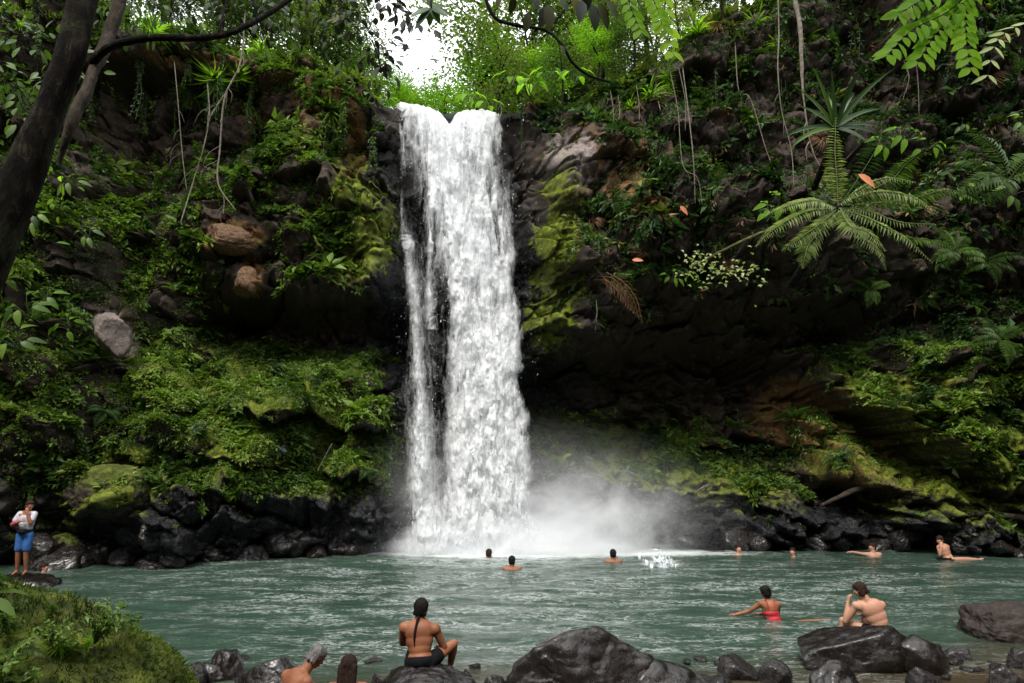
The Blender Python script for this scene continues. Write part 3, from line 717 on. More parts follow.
def cover(name, sel, n, size, mat, nl=7, spread=.12, lw=.5, g0=.5, hang=0, wt=None):
    wtt = (dens if wt is None else wt) * area * sel
    idx = sample(wtt, n)
    acc = Acc()
    s = size * rng.lognormal(0, .35, n)
    clumps(acc, VP[idx] + VN[idx] * .03, VN[idx], nl, s, spread, lw, g0=g0, hang=hang)
    o = acc.build(name, mat, smooth=False)
    return o
Lsel = onwall & (pxf < 400); Rsel = onwall & (pxf >= 500)
low = pyf > 345
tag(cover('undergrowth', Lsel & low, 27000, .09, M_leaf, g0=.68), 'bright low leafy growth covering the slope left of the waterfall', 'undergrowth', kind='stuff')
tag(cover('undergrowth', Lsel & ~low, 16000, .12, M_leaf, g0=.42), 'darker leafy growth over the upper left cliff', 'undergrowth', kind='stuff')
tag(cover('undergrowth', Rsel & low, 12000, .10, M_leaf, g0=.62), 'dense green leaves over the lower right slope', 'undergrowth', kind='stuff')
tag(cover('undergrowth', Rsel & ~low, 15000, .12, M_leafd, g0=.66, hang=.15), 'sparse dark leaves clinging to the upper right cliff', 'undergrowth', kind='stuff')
mossw = np.clip(mask[..., 0].ravel(), 0, 1) ** 1.5 * np.clip(VN[:, 2] + .6, 0, 1) * vis1 * (VP[:, 2] > .5)
tag(cover('moss', onwall, 12000, .045, M_moss, nl=7, spread=.05, lw=.4, g0=.55, wt=mossw), 'yellow green moss tufts on the damp rock', 'moss', kind='stuff')
# plateau scrub behind the rims
pl_sel = plateau & (VP[:, 1] > 9) & (VP[:, 2] < 24) & ((VP[:, 0] < -4.4) | (VP[:, 0] > .6))
dist_edge = np.repeat(np.concatenate([np.zeros(nrow), to]), ncol)
wpl = pl_sel * (dist_edge < 5) * (pxf > -60) * (pxf < 1080)
tag(cover('undergrowth', plateau, 14000, .17, M_leaft, nl=8, spread=.3, wt=wpl.astype(float), g0=.45), 'tangled scrub along the top rim of the gorge', 'undergrowth', kind='stuff')
# dead litter and hanging rootlets below the rim
acc = Acc()
idx = sample(dens * area * Rsel * ~low, 700)
clumps(acc, VP[idx] + VN[idx] * .05, VN[idx], 6, rng.uniform(.1, .28, 700), .1, .18, hang=.9)
tag(acc.build('dead_leaves', M_dead, smooth=False), 'brown dead leaves caught on the right cliff', 'dead leaves', kind='stuff')

# ------------------------------------------------------------------ plant prototypes (origin at the root, growing along +Z / leaning +Y)
def frond(acc, base, d0, length, droop, lw, nleaf=22, taper=True, mat=None, g=.5, ratio=.16, side_angle=65, stemr=.006, stem=None, roll=None):
    d0 = nrm(np.array(d0, float)); n = nleaf + 1
    t = np.linspace(0, 1, n); pts = [np.array(base, float)]; d = d0.copy()
    for k in range(n - 1):
        d = nrm(d + np.array([0, 0, -droop / n]) * (1 + 1.5 * t[k])); pts.append(pts[-1] + d * length / n)
    pts = np.array(pts); T = nrm(np.gradient(pts, axis=0))
    side = nrm(np.cross(T, np.array([0, 0, 1.]) + (np.zeros(3) if roll is None else roll))); upv = np.cross(side, T)
    tube(stem if stem is not None else acc, pts, np.linspace(stemr, stemr * .3, n), 4, c=[.7, .45, .5, 1], cap=False)
    k = np.arange(max(1, int(n * .12)), n)
    prof = np.sin(np.clip((t[k] - .02) / .98, 0, 1) ** .7 * math.pi * .93 + .15) if taper else np.ones(len(k))
    a = math.radians(side_angle)
    P0, D, U, LL = [], [], [], []
    for sgn in (-1, 1):
        P0.append(pts[k]); D.append(T[k] * math.cos(a) + side[k] * sgn * math.sin(a) - np.array([0, 0, .12])); U.append(upv[k]); LL.append(np.maximum(prof, .12) * lw)
    P0 = np.concatenate(P0); LL = np.concatenate(LL); N = len(P0)
    tt = rtint(N, g, .08, .45, .15)
    leaves(acc, P0, np.concatenate(D) + rng.normal(0, .05, (N, 3)), np.concatenate(U) + rng.normal(0, .12, (N, 3)), LL, np.maximum(LL * ratio, .012), tt, curl=.12)

def make_fern(name, label, mat, n=9, length=.8, lw=.16, droop=1.2, g=.5, nleaf=22, ratio=.2):
    t = thing(name, label, 'fern')
    for k in range(n):
        a = k / n * 2 * math.pi + rng.normal(0, .3); el = rng.uniform(.35, 1.0)
        acc = Acc()
        frond(acc, (0, 0, 0), (math.cos(a) * math.cos(el), math.sin(a) * math.cos(el), math.sin(el)), length * rng.uniform(.7, 1.15), droop * rng.uniform(.8, 1.3), lw, nleaf, g=g, ratio=ratio)
        acc.build('frond', mat, t, smooth=False)
    return t

def make_shrub(name, label, mat, h=.7, nst=8, nl=14, L=.14, lw=.42, g=.5, cat='shrub', fine=False, droop=.3):
    t = thing(name, label, cat)
    sa = Acc(); la = Acc()
    for k in range(nst):
        a = rng.uniform(0, 2 * math.pi); r = rng.uniform(.2, 1) * h * .8
        end = np.array([math.cos(a) * r, math.sin(a) * r, h * rng.uniform(.55, 1.1)])
        pts = smooth_path([(0, 0, 0), end * .5 + np.array([0, 0, h * .18]), end], nl + 2)
        tube(sa, pts, np.linspace(.012, .003, len(pts)) * h, 5, c=[.5] * 4, cap=False)
        p = pts[3:]; p = np.repeat(p, 2, 0); N = len(p)
        aa = rng.uniform(0, 2 * math.pi, N)
        dd = np.stack([np.cos(aa), np.sin(aa), rng.uniform(-.1, .7, N) - droop], -1)
        leaves(la, p, dd, np.array([0, 0, 1.]) + rng.normal(0, .3, (N, 3)), L * rng.uniform(.6, 1.25, N), L * lw * rng.uniform(.8, 1.2, N), rtint(N, g, .16, .35, .2), fine=fine)
    sa.build('stem', M_stem, t); la.build('foliage', mat, t, smooth=False)
    return t

def make_bigleaf(name, label, mat, n=7, L=.42, lw=.5, h=.4, g=.5):
    t = thing(name, label, 'plant')
    sa = Acc()
    for k in range(n):
        a = k / n * 2 * math.pi + rng.normal(0, .35); r = h * rng.uniform(.3, .8)
        e = np.array([math.cos(a) * r, math.sin(a) * r, h * rng.uniform(.5, 1.1)])
        tube(sa, smooth_path([(0, 0, 0), e * .5 + [0, 0, h * .15], e], 8), np.full(8, .008), 5, cap=False)
        la = Acc()
        leaves(la, e[None], np.array([[math.cos(a), math.sin(a), -.15]]), np.array([[0, 0, 1.]]), L * rng.uniform(.7, 1.15), L * lw, rtint(1, g, .12, .35, .15), fine=True, curl=.4, fold=.12)
        la.build('leaf', mat, t)
    sa.build('stem', M_stem, t)
    return t

def make_tuft(name, label, mat, n=60, L=.6, w=.02, g=.5, droop=1.0, cat='grass tuft'):
    acc = Acc()
    for k in range(n):
        a = rng.uniform(0, 2 * math.pi); el = rng.uniform(.4, 1.3); d = np.array([math.cos(a) * math.cos(el), math.sin(a) * math.cos(el), math.sin(el)])
        m = 6; l = L * rng.uniform(.5, 1.1); pts = [np.array([rng.normal(0, .03), rng.normal(0, .03), 0])]
        for j in range(m):
            pts.append(pts[-1] + d * l / m); d = nrm(d + np.array([0, 0, -droop * .3]))
        pts = np.array(pts); T = nrm(np.gradient(pts, axis=0)); s = nrm(np.cross(T, [0, 0, 1.])); ww = (w * np.array([.6, 1, 1, .9, .7, .4, .05]))[:, None]
        V = np.stack([pts - s * ww, pts + s * ww], 1).reshape(-1, 3)
        q = np.array([[2 * j, 2 * j + 1, 2 * j + 3, 2 * j + 2] for j in range(m)])
        acc.add(V, q=q, c=rtint(1, g, .2, .5, .2)[0])
    o = acc.build(name, mat, smooth=False); tag(o, label, cat)
    return o

def make_hanger(name, label, mat, L=2.0, n=70, leaf=.09, cat='vine', g=.5):
    t = thing(name, label, cat); sa = Acc(); la = Acc()
    for k in range(3):
        pts = smooth_path([(0, 0, 0), (rng.normal(0, .1), -.15, -L * .1), (rng.normal(0, .15), -.2, -L * .5), (rng.normal(0, .2), -.15, -L * rng.uniform(.7, 1))], 26)
        tube(sa, pts, .006, 4, cap=False)
        idx = rng.integers(1, 26, n // 3); p = pts[idx]; N = len(p); aa = rng.uniform(0, 6.28, N)
        leaves(la, p, np.stack([np.cos(aa), np.sin(aa) - .4, rng.uniform(-1, .0, N)], -1), np.stack([np.cos(aa) * .3, -np.ones(N), np.ones(N) * .6], -1), leaf * rng.uniform(.6, 1.3, N), leaf * .6, rtint(N, g, .2, .35, .2))
    sa.build('stem', M_stem, t); la.build('foliage', mat, t, smooth=False); return t

def orient(o, p, n, lean=.5, scale=1.0, spin=None, upw=.7):
    z = nrm(np.array(n) * lean + np.array([0, 0, upw])); q = Vector(z).to_track_quat('Z', 'Y')
    o.rotation_mode = 'QUATERNION'
    from mathutils import Quaternion
    o.rotation_quaternion = q @ Quaternion((0, 0, 1), rng.uniform(0, 6.28) if spin is None else spin)
    o.location = Vector([float(v) for v in p]); o.scale = (scale,) * 3

def region(x, y):
    if x < 400:
        return 'on the slope left of the falls' if y > 345 else 'on the upper cliff left of the falls'
    return 'on the lower slope right of the falls' if y > 345 else 'on the upper cliff right of the falls'

def scatter(protos, n, wt, smin=.7, smax=1.4, mind=.0, lean=.7, adj='', group='', upw=.7):
    """protos: list of (proto, used flag list); a copy per place"""
    idx = sample(wt, n * 4); used = []; cnt = 0
    for i in idx:
        p = VP[i]
        if mind and any(((p - u) ** 2).sum() < mind ** 2 for u in used): continue
        used.append(p); pr = protos[cnt % len(protos)]
        o = pr if 'placed' not in pr else copy_tree(pr)
        pr['placed'] = 1
        orient(o, p + VN[i] * .02, VN[i], lean, rng.uniform(smin, smax), upw=upw)
        o['label'] = adj + ' ' + region(pxf[i], pyf[i]); o['group'] = group + ' ' + region(pxf[i], pyf[i])
        cnt += 1
        if cnt >= n: break

W0 = dens * area * onwall
sh = [make_shrub('leafy_shrub', '', M_leaf, .55, 9, 13, .13, g=.6), make_shrub('leafy_shrub', '', M_leaf, .5, 7, 12, .17, .36, g=.5), make_shrub('leafy_shrub', '', M_leaf, .6, 10, 14, .10, .5, g=.65)]
scatter(sh, 120, W0 * (pxf < 400), .6, 1.35, .45, adj='small bushy green shrub', group='leafy shrubs')
sh2 = [make_shrub('leafy_shrub', '', M_leaf, .6, 8, 13, .15, .4, g=.4), make_shrub('leafy_shrub', '', M_leafd, .6, 9, 13, .15, .5, g=.7)]
scatter(sh2, 70, W0 * (pxf > 500), .6, 1.35, .5, adj='small bushy green shrub', group='leafy shrubs')
fe = [make_fern('fern', '', M_leaf, 8, .65, .13, 1.3, .5), make_fern('fern', '', M_leafd, 9, .75, .15, 1.5, .75)]
scatter(fe, 44, W0 * (pyf > 90), .6, 1.3, .8, adj='green fern with arching fronds', group='ferns')
scatter(fe, 40, W0 * (pxf > 560) * (pyf < 330) * (pyf > 20), .8, 1.5, .7, adj='green fern with arching fronds', group='ferns')
scatter(sh2, 40, W0 * (pxf > 560) * (pyf < 330), .8, 1.5, .6, adj='small bushy green shrub', group='leafy shrubs')
bl = [make_bigleaf('broadleaf_plant', '', M_leaf, 7, .34, .45, .35, .5), make_bigleaf('broadleaf_plant', '', M_leafb, 6, .3, .5, .35, .35)]
scatter(bl, 34, W0 * ((pxf < 110) | (pxf > 840) | (pyf < 330)), .7, 1.4, .9, adj='broad leaved plant', group='broad leaved plants')
rimw = (np.repeat(np.linspace(0, 1, nrow), ncol) > .9).astype(float)
rimw = np.concatenate([rimw, np.zeros(len(VP) - len(rimw))]) * area * vis1 * ((VP[:, 0] < -4.2) | (VP[:, 0] > .4))
hg = [make_hanger('hanging_vine', '', M_leaf, 1.6, 120, .11, g=.4), make_hanger('hanging_vine', '', M_leafd, 2.0, 120, .11, g=.6)]
scatter(hg, 60, rimw, .6, 1.2, .6, adj='leafy vine hanging', group='hanging vines', lean=0, upw=1)
tf = [make_tuft('grass_tuft', '', M_leafb, 90, .75, .016, .4)]
scatter(tf, 34, rimw, .7, 1.4, .6, adj='drooping grass tuft', group='grass tufts', lean=.9)
tfd = [make_tuft('grass_tuft', '', M_dead, 110, .7, .012, .45, 1.6)]
scatter(tfd, 12, W0 * (pxf > 500) * (pyf < 310), .7, 1.3, .9, adj='withered brown grass tuft drooping', group='withered grass tufts', lean=1.2, upw=.2)

# ------------------------------------------------------------------ trees above the rims
def make_tree(name, label, mat, h=7, crown=2.4, nclump=60, nleaf=95, L=.2, lw=.45, g=.5, base=.3, bark=None, lean=.3):
    t = thing(name, label, 'tree'); ta = Acc(); ca = Acc()
    top = np.array([rng.normal(0, lean), rng.normal(0, lean), h * .8])
    tr_ = smooth_path([(0, 0, -.4), (rng.normal(0, .15), rng.normal(0, .15), h * .3), top * .7 + rng.normal(0, .15, 3), top], 20)
    tube(ta, tr_, np.linspace(.12, .03, 20) * h / 7, 8, rough=.2)
    ends = []
    for k in range(13):
        i = rng.integers(6, 20); p0 = tr_[i]; a = rng.uniform(0, 6.28); r = crown * rng.uniform(.4, 1.0)
        e = p0 + np.array([math.cos(a) * r, math.sin(a) * r, rng.uniform(.1, .5) * crown])
        pts = smooth_path([p0, (p0 + e) / 2 + [0, 0, .2], e], 8); tube(ta, pts, np.linspace(.045, .012, 8) * h / 7, 5)
        ends += [pts[4], pts[6], e]
    ends.append(top + [0, 0, .4]); ends = np.array(ends)
    C = ends[rng.integers(0, len(ends), nclump)] + rng.normal(0, crown * .2, (nclump, 3))
    C[:, 2] = np.maximum(C[:, 2], h * base)
    for c_ in C:
        N = nleaf; r = crown * rng.uniform(.14, .26)
        p = c_ + rng.normal(0, 1, (N, 3)) * r * np.array([1, 1, .6])
        aa = rng.uniform(0, 6.28, N); gg = g + rng.normal(0, .12)
        leaves(ca, p, np.stack([np.cos(aa), np.sin(aa), rng.uniform(-.9, .4, N)], -1), np.array([0, 0, 1.]) + rng.normal(0, .4, (N, 3)), L * rng.uniform(.5, 1.2, N), L * lw, rtint(N, gg, .12, .35 + rng.normal(0, .12), .15))
    ta.build('trunk', bark or M_bark, t); ca.build('crown', mat, t, smooth=False)
    return t
trees = [make_tree('tree', '', M_leaft, 7.5, 2.2, 46, 80, .19, g=.5), make_tree('tree', '', M_leafb, 6, 1.9, 40, 80, .2, g=.35), make_tree('tree', '', M_leaf, 8, 2.4, 50, 85, .2, g=.5), make_tree('tree', '', M_leaft, 9.5, 1.9, 42, 80, .24, .25, g=.6, base=.15)]
PV = full[nrow:].reshape(-1, 3)
def ground(x, y):
    i = np.argmin((PV[:, 0] - x) ** 2 + (PV[:, 1] - y) ** 2); return PV[i, 2]
placed = set()
def put_tree(k, x, y, s, label, group=None, dz=0):
    o = trees[k] if k not in placed else copy_tree(trees[k]); placed.add(k)
    o.location = (x, y, ground(x, y) + dz); o.rotation_euler = (0, 0, rng.uniform(0, 6.28)); o.scale = (s, s, s)
    o['label'] = label
    if group: o['group'] = group
T1 = 'bright leafy tree standing behind the top of the falls'
for (k, X_, Y_, s) in [(1, -5.4, 33, .72), (0, -3.8, 33, .62), (1, -2.6, 26.5, .62), (0, -.6, 26, .7), (1, -4.8, 27, .55), (2, -1.0, 40, 1.6), (1, -1.4, 29, 1.15), (0, .2, 33, 1.3), (2, 2.2, 29, .95), (0, 3.6, 33, 1.15), (3, 5.2, 29, 1.05), (1, 1.6, 25.5, .6), (0, 7.2, 31, 1.2), (3, 9.5, 28, 1.1), (2, -9.0, 36, 1.15), (0, -12.5, 38, 1.2), (1, -7.4, 31, .75)]:
    put_tree(k, X_, Y_, s, T1, 'trees behind the top of the falls')
for (k, X_, Y_, s) in [(1, -4.5, 25.5, .5), (1, -3.9, 28, .68), (0, -5.0, 30, .6), (0, -.6, 31, 1.5), (2, .9, 30, 1.5), (0, 2.4, 31, 1.5), (0, -8.6, 30, 1.3), (2, 4.4, 32, 1.5)]:
    put_tree(k, X_, Y_, s, 'leafy tree of the wood behind the top of the falls', 'trees of the wood behind the falls')
for (k, X_, Y_, s) in [(2, -6.3, 22.6, .62), (0, -7.6, 22.8, .85), (2, -9.2, 22.3, .9), (3, -10.8, 22.6, 1.0), (2, -12.6, 22.4, .95), (0, -14.6, 21.8, 1.0), (2, -16.6, 21.5, 1.1), (1, -8.6, 25.5, 1.0), (0, -11.5, 26, 1.2), (2, -18.4, 19.5, 1.1)]:
    put_tree(k, X_, Y_, s, 'jungle tree crowding the rim left of the falls', 'trees along the left rim')
for (k, X_, Y_, s) in [(2, -5.6, 21.9, .42), (0, -6.8, 21.3, .45), (2, -8.2, 21.2, .5), (2, -9.8, 21.0, .55), (0, -11.6, 21.0, .5), (2, -13.4, 20.6, .55), (2, -15.6, 20.0, .6), (1, -5.9, 24.5, .7)]:
    put_tree(k, X_, Y_, s, 'young jungle tree leaning over the left rim of the gorge', 'young trees over the left rim')
for (k, X_, Y_, s) in [(2, 1.8, 22.6, .35), (1, 3.0, 22.4, .4), (2, 4.4, 22.6, .42), (0, 6.0, 22.4, .4), (2, 7.6, 22.4, .4), (0, 10, 22.4, .4), (2, 12.4, 22.4, .42)]:
    put_tree(k, X_, Y_, s, 'young jungle tree leaning over the right rim of the gorge', 'young trees over the right rim')
for (k, X_, Y_, s) in [(2, 3.4, 23.6, .55), (3, 5.2, 23.8, .75), (2, 7.0, 23.8, .7), (0, 9.0, 24, .7), (2, 11.2, 24, .7), (2, 13.6, 24, .7), (2, 16.6, 22.6, .8), (3, 4.2, 26.5, .9)]:
    put_tree(k, X_, Y_, s, 'jungle tree crowding the rim right of the falls', 'trees along the right rim')
for i, t in enumerate(trees):
    if i not in placed: bpy.data.objects.remove(t)
# broad rosette plants lit beside the lip
for (x, y, Yd, s) in [(470, 96, 22.4, 1.3), (488, 102, 22.0, 1.2), (530, 86, 21.5, 1.5), (512, 78, 22.5, 1.6), (548, 72, 21.5, 1.4), (385, 96, 22.0, 1.0), (575, 78, 21, 1.4)]:
    o = copy_tree(bl[1]); p = P(x, y, Yd); p[2] -= .35; orient(o, p, (0, -1, 0), .3, s)
    o['label'] = 'bright broad leaved plant beside the lip of the falls'; o['group'] = 'broad leaved plants at the lip'
    o.location.z = max(ground(p[0], p[1]) - .1, p[2])

# ------------------------------------------------------------------ lianas and hanging roots
def wallY(x, y, gap=.25):
    """distance along the view where the wall starts"""
    m = (abs(pxf - x) < 5) & (abs(pyf - y) < 5) & vis1
    return float(VP[m][:, 1].min() - gap) if m.any() else 19.0
def liana(pts2, r, label, Y=None, mat=None, name='liana', group=None):
    Y = Y if Y is not None else min(wallY(a, b) for a, b in pts2)
    p3 = np.array([P(a, b, Y) for a, b in pts2]); p3[:, 1] += rng.normal(0, .06, len(p3)); p3[1:, 0] += rng.normal(0, .035, len(p3) - 1)
    acc = Acc(); tube(acc, p3, r, 6, n=len(pts2) * 7, rough=.4, seed=int(abs(pts2[0][0])))
    sp3 = smooth_path(p3, 30); r0 = float(np.mean(r))
    for q_ in range(rng.integers(2, 6)):
        b0 = sp3[rng.integers(4, 26)]; l_ = rng.uniform(.15, .6); dx_ = rng.normal(0, .3)
        tube(acc, [b0, b0 + [dx_ * l_, -.05, -l_ * .4], b0 + [dx_ * l_ * 1.4 + rng.normal(0, .05), -.06, -l_]], [r0 * .5, r0 * .35, r0 * .15], 5, n=8)
    o = acc.build(name, mat or M_root)
    return tag(o, label, 'root' if 'root' in label else 'vine', group)
liana([(788, -30), (796, 20), (803, 60), (802, 100), (812, 150), (832, 185)], [.07, .06, .05, .022, .018, .012], 'pale thick liana hanging in front of the palm on the right', 15.5)
liana([(776, -30), (778, 30), (775, 72), (785, 110), (793, 150), (794, 188)], [.02, .018, .018, .016, .014, .01], 'thin pale liana left of the thick liana on the right')
liana([(735, 42), (737, 90), (752, 98), (768, 150), (775, 175)], .014, 'crooked thin liana on the bare brown rock at upper right')
liana([(670, 70), (677, 110), (684, 165), (696, 178), (703, 204)], .012, 'leftmost of three thin roots hanging off the right rim')
liana([(683, 64), (690, 110), (694, 160), (699, 203)], .018, 'middle and longest of three thin roots hanging off the right rim')
liana([(678, 66), (684, 100), (686, 130)], .01, 'shortest of three thin roots hanging off the right rim')
liana([(246, 10), (240, 62), (230, 100), (222, 150), (221, 185), (240, 212)], [.016, .02, .02, .018, .018, .01], 'longest pale hanging root of the left group', 14)
liana([(206, 80), (209, 115), (203, 150), (192, 175), (183, 225)], .014, 'bent pale root hanging left of the longest one', 14)
liana([(175, 62), (180, 100), (182, 155), (188, 190)], .010, 'thin root dangling in the dark hollow at upper left', 15)
liana([(221, 188), (226, 200), (224, 214)], .01, 'short forked root tip under the longest left root', 14)
liana([(238, 75), (225, 100), (209, 118)], .014, 'slanting root crossing between two left roots', 14)
for (x, y, l) in [(610, 92, 42), (636, 85, 38), (618, 95, 25), (655, 80, 30), (500, 100, 20), (596, 300, 30), (905, 60, 40), (915, 60, 55)]:
    liana([(x, y), (x + 2, y + l * .5), (x + rng.normal(0, 4), y + l)], .012, 'short thin root hanging off the right cliff', group='short roots on the right cliff')
# ------------------------------------------------------------------ hero plants on the right cliff
def hero_frond(root, pts2, Y, lw, mat, n=36, ratio=.2, g=.55, sr=.012, ang=68, roll=(0, -1.2, 0)):
    p3 = smooth_path([P(a, b, Y + dy) for a, b, dy in pts2], n) - np.array(root.location)
    T = nrm(np.gradient(p3, axis=0)); t = np.linspace(0, 1, n)
    ref = nrm(np.array([0, 0, 1.]) + np.array(roll)); side = nrm(np.cross(T, ref)); up_ = np.cross(side, T)
    acc = Acc(); tube(acc, p3, np.linspace(sr, .004, n), 5, c=[.7, .5, .5, 1], cap=False)
    k = np.arange(2, n); prof = np.clip(np.sin((t[k] ** .75) * math.pi * .9 + .2), .15, 1); a = math.radians(ang)
    for sg in (-1, 1):
        N = len(k)
        for rep in range(1):
            pp = p3[k] - T[k] * rep * (np.linalg.norm(p3[1] - p3[0]) / 2)
            leaves(acc, pp, T[k] * math.cos(a) + side[k] * sg * math.sin(a) + np.array([0, 0, -.22]) + rng.normal(0, .05, (N, 3)), up_[k] + rng.normal(0, .1, (N, 3)), prof * lw * rng.uniform(.75, 1.1, N), np.maximum(prof * lw * ratio * .72, .012), rtint(N, g, .17, .4, .15), curl=.25)
    acc.build('frond', mat, root, smooth=False)
YF = 13.6
tfern = thing('tree_fern', 'large pale tree fern spreading its fronds below the palm', 'fern', P(838, 208, YF))
for pts, dpt, mat, lw in [([(838, 205, 0), (875, 192, -.3), (910, 196, -.5), (937, 212, -.6)], 0, M_fern, .30), ([(838, 206, 0), (858, 190, -.4), (885, 178, -.7), (915, 182, -.9)], 0, M_fern, .24), ([(838, 208, 0), (868, 218, -.5), (905, 238, -.8), (932, 262, -.8)], 0, M_fern, .24), ([(836, 208, 0), (805, 212, -.4), (775, 228, -.7), (756, 246, -.8)], 0, M_fern, .24), ([(838, 208, 0), (865, 210, -.4), (900, 222, -.6), (935, 224, -.7)], 0, M_fern, .22),
                          ([(836, 208, 0), (815, 200, -.3), (790, 205, -.5), (765, 215, -.6)], 0, M_fern, .26), ([(836, 210, 0), (822, 222, -.4), (800, 238, -.6), (782, 250, -.6)], 0, M_fern, .26),
                          ([(838, 205, 0), (837, 180, -.1), (835, 150, -.1), (836, 118, .1)], 0, M_fern, .30), ([(840, 206, 0), (890, 180, -.1), (905, 165, 0), (925, 148, .2)], 0, M_leaf, .34),
                          ([(838, 210, 0), (860, 235, -.4), (880, 252, -.5), (886, 270, -.4)], 0, M_fern, .2), ([(838, 212, 0), (812, 240, -.5), (806, 252, -.7), (803, 268, -.7)], 0, M_fern, .3),
                          ([(840, 208, 0), (900, 235, -.3), (930, 240, -.3), (965, 252, -.2)], 0, M_leaf, .26), ([(840, 208, 0), (850, 225, -.7), (868, 232, -.9), (885, 250, -1.)], 0, M_fern, .32),
                          ([(840, 206, 0), (870, 160, .2), (880, 140, .3), (882, 120, .4)], 0, M_leafd, .34), ([(840, 206, 0), (905, 200, .3), (950, 190, .5), (985, 205, .6)], 0, M_leaf, .3)]:
    hero_frond(tfern, pts, YF, lw, mat)
sa = Acc(); tube(sa, [P(838, 205, YF) - np.array(tfern.location), (0.05, .5, -.2), (.1, 1.6, -.5), (.2, 3.0, -.9)], [.07, .08, .1, .12], 8, rough=.3); sa.build('trunk', M_bark, tfern)
# palm-like rosette
pal = thing('palm', 'dark palm rosette of long blade leaves on the upper right cliff', 'palm', P(836, 128, 14.6))
for a, l in [(80, 70), (62, 75), (45, 72), (100, 60), (120, 62), (28, 62), (140, 55), (160, 60), (12, 48), (90, 45), (70, 50), (50, 45), (178, 62), (110, 70), (-15, 40)]:
    l3 = l / F * 14.6; aa = math.radians(a); m = 9; q = [np.zeros(3)]; d_ = np.array([math.cos(aa), rng.uniform(-.5, .2), math.sin(aa)])
    for j in range(m - 1):
        d_ = nrm(d_ + np.array([0, 0, -.09 if a > 20 and a < 150 else -.12])); q.append(q[-1] + d_ * l3 / (m - 1))
    q = np.array(q); T = nrm(np.gradient(q, axis=0)); s = nrm(np.cross(T, [0, -1, .3])); wd = (np.array([.5, .9, 1, 1, .95, .85, .65, .4, .05]) * .055)[:, None]
    up_ = np.cross(s, T)
    V = np.stack([q - s * wd, q + up_ * .0 - up_ * .015, q + s * wd], 1).reshape(-1, 3)
    qq = [[3 * j + c_, 3 * j + c_ + 1, 3 * j + c_ + 4, 3 * j + c_ + 3] for j in range(m - 1) for c_ in (0, 1)]
    acc = Acc(); acc.add(V, q=np.array(qq), c=[.3, .45 + rng.normal(0, .1), .5, 1]); acc.build('leaf', M_leafd if rng.random() < .6 else M_leaf, pal, smooth=False)
sa = Acc(); tube(sa, [(0, 0, .05), (0, .3, -.3), (.05, 1.4, -.9)], [.06, .07, .08], 7, rough=.3); sa.build('trunk', M_bark, pal)
def single_leaf(x, y, Y, ang, L, w, mat, label, name='leaf_fallen', cat='leaf'):
    acc = Acc(); a = math.radians(ang)
    leaves(acc, np.zeros((1, 3)), np.array([[math.cos(a), -.15, math.sin(a)]]), np.array([[0, -1, .3]]), L, w, np.array([[.3, .5, .5, 1]]), fine=True, fold=.15, curl=.15)
    o = acc.build(name, mat); o.location = P(x, y, Y); return tag(o, label, cat)
single_leaf(858, 174, 12.9, -40, .42, .17, M_orange, 'orange dead leaf resting above the tree fern', 'dead_leaf')
single_leaf(680, 206, wallY(685, 212, .5), -50, .36, .15, M_orange, 'orange dead leaf on the cliff right of the falls', 'dead_leaf')
single_leaf(632, 260, wallY(640, 262, .6), 0, .35, .14, M_orange, 'small orange leaf below the cliff plants near the dead frond', 'dead_leaf')
# dead brown frond hanging by the mossy column
df_ = thing('dead_frond', 'withered brown palm frond hanging right of the mossy column', 'dead frond', P(596, 275, wallY(610, 290, .5)))
for k in range(5):
    hero_frond(df_, [(594 + k * 3, 272 + rng.normal(0, 3), 0), (606 + k * 4, 282 + rng.normal(0, 3), -.15), (620 + k * 4, 294 + k, -.2), (630 + 3 * k, 310 + 3 * k, -.2)], float(df_.location.y), .40, M_dead, 13, .05, .5, .01, 28 + k * 11)
# leaning mossy branch with small pale-green leaves (right of centre)
yb = wallY(740, 245, .7)
br = thing('mossy_branch', 'mossy branch slanting across the right cliff with small pale leaves', 'branch', P(700, 262, yb))
sa = Acc(); o_ = np.array(br.location)
tube(sa, [P(690, 268, yb + .5) - o_, P(715, 255, yb) - o_, P(745, 240, yb - .2) - o_, P(775, 228, yb) - o_, P(800, 222, yb + .6) - o_], [.05, .05, .055, .06, .06], 7, n=30, rough=.3); sa.build('limb', M_mossr, br)
la = Acc(); N = 150
cx_ = rng.choice([700, 725, 738, 690, 755, 710], N) + rng.normal(0, 9, N); cy_ = 268 + rng.normal(0, 10, N) + (cx_ - 700) * .12
aa = rng.uniform(0, 6.28, N)
leaves(la, P(cx_, cy_, yb - .3 + rng.normal(0, .15, N)) - o_, np.stack([np.cos(aa), -.6 + 0 * aa, np.sin(aa) * .6], -1), np.array([0, -.6, 1.]) + rng.normal(0, .2, (N, 3)), .15 * rng.uniform(.7, 1.3, N), .1, rtint(N, .7, .15, .2, .1)); la.build('foliage', M_fern, br, smooth=False)
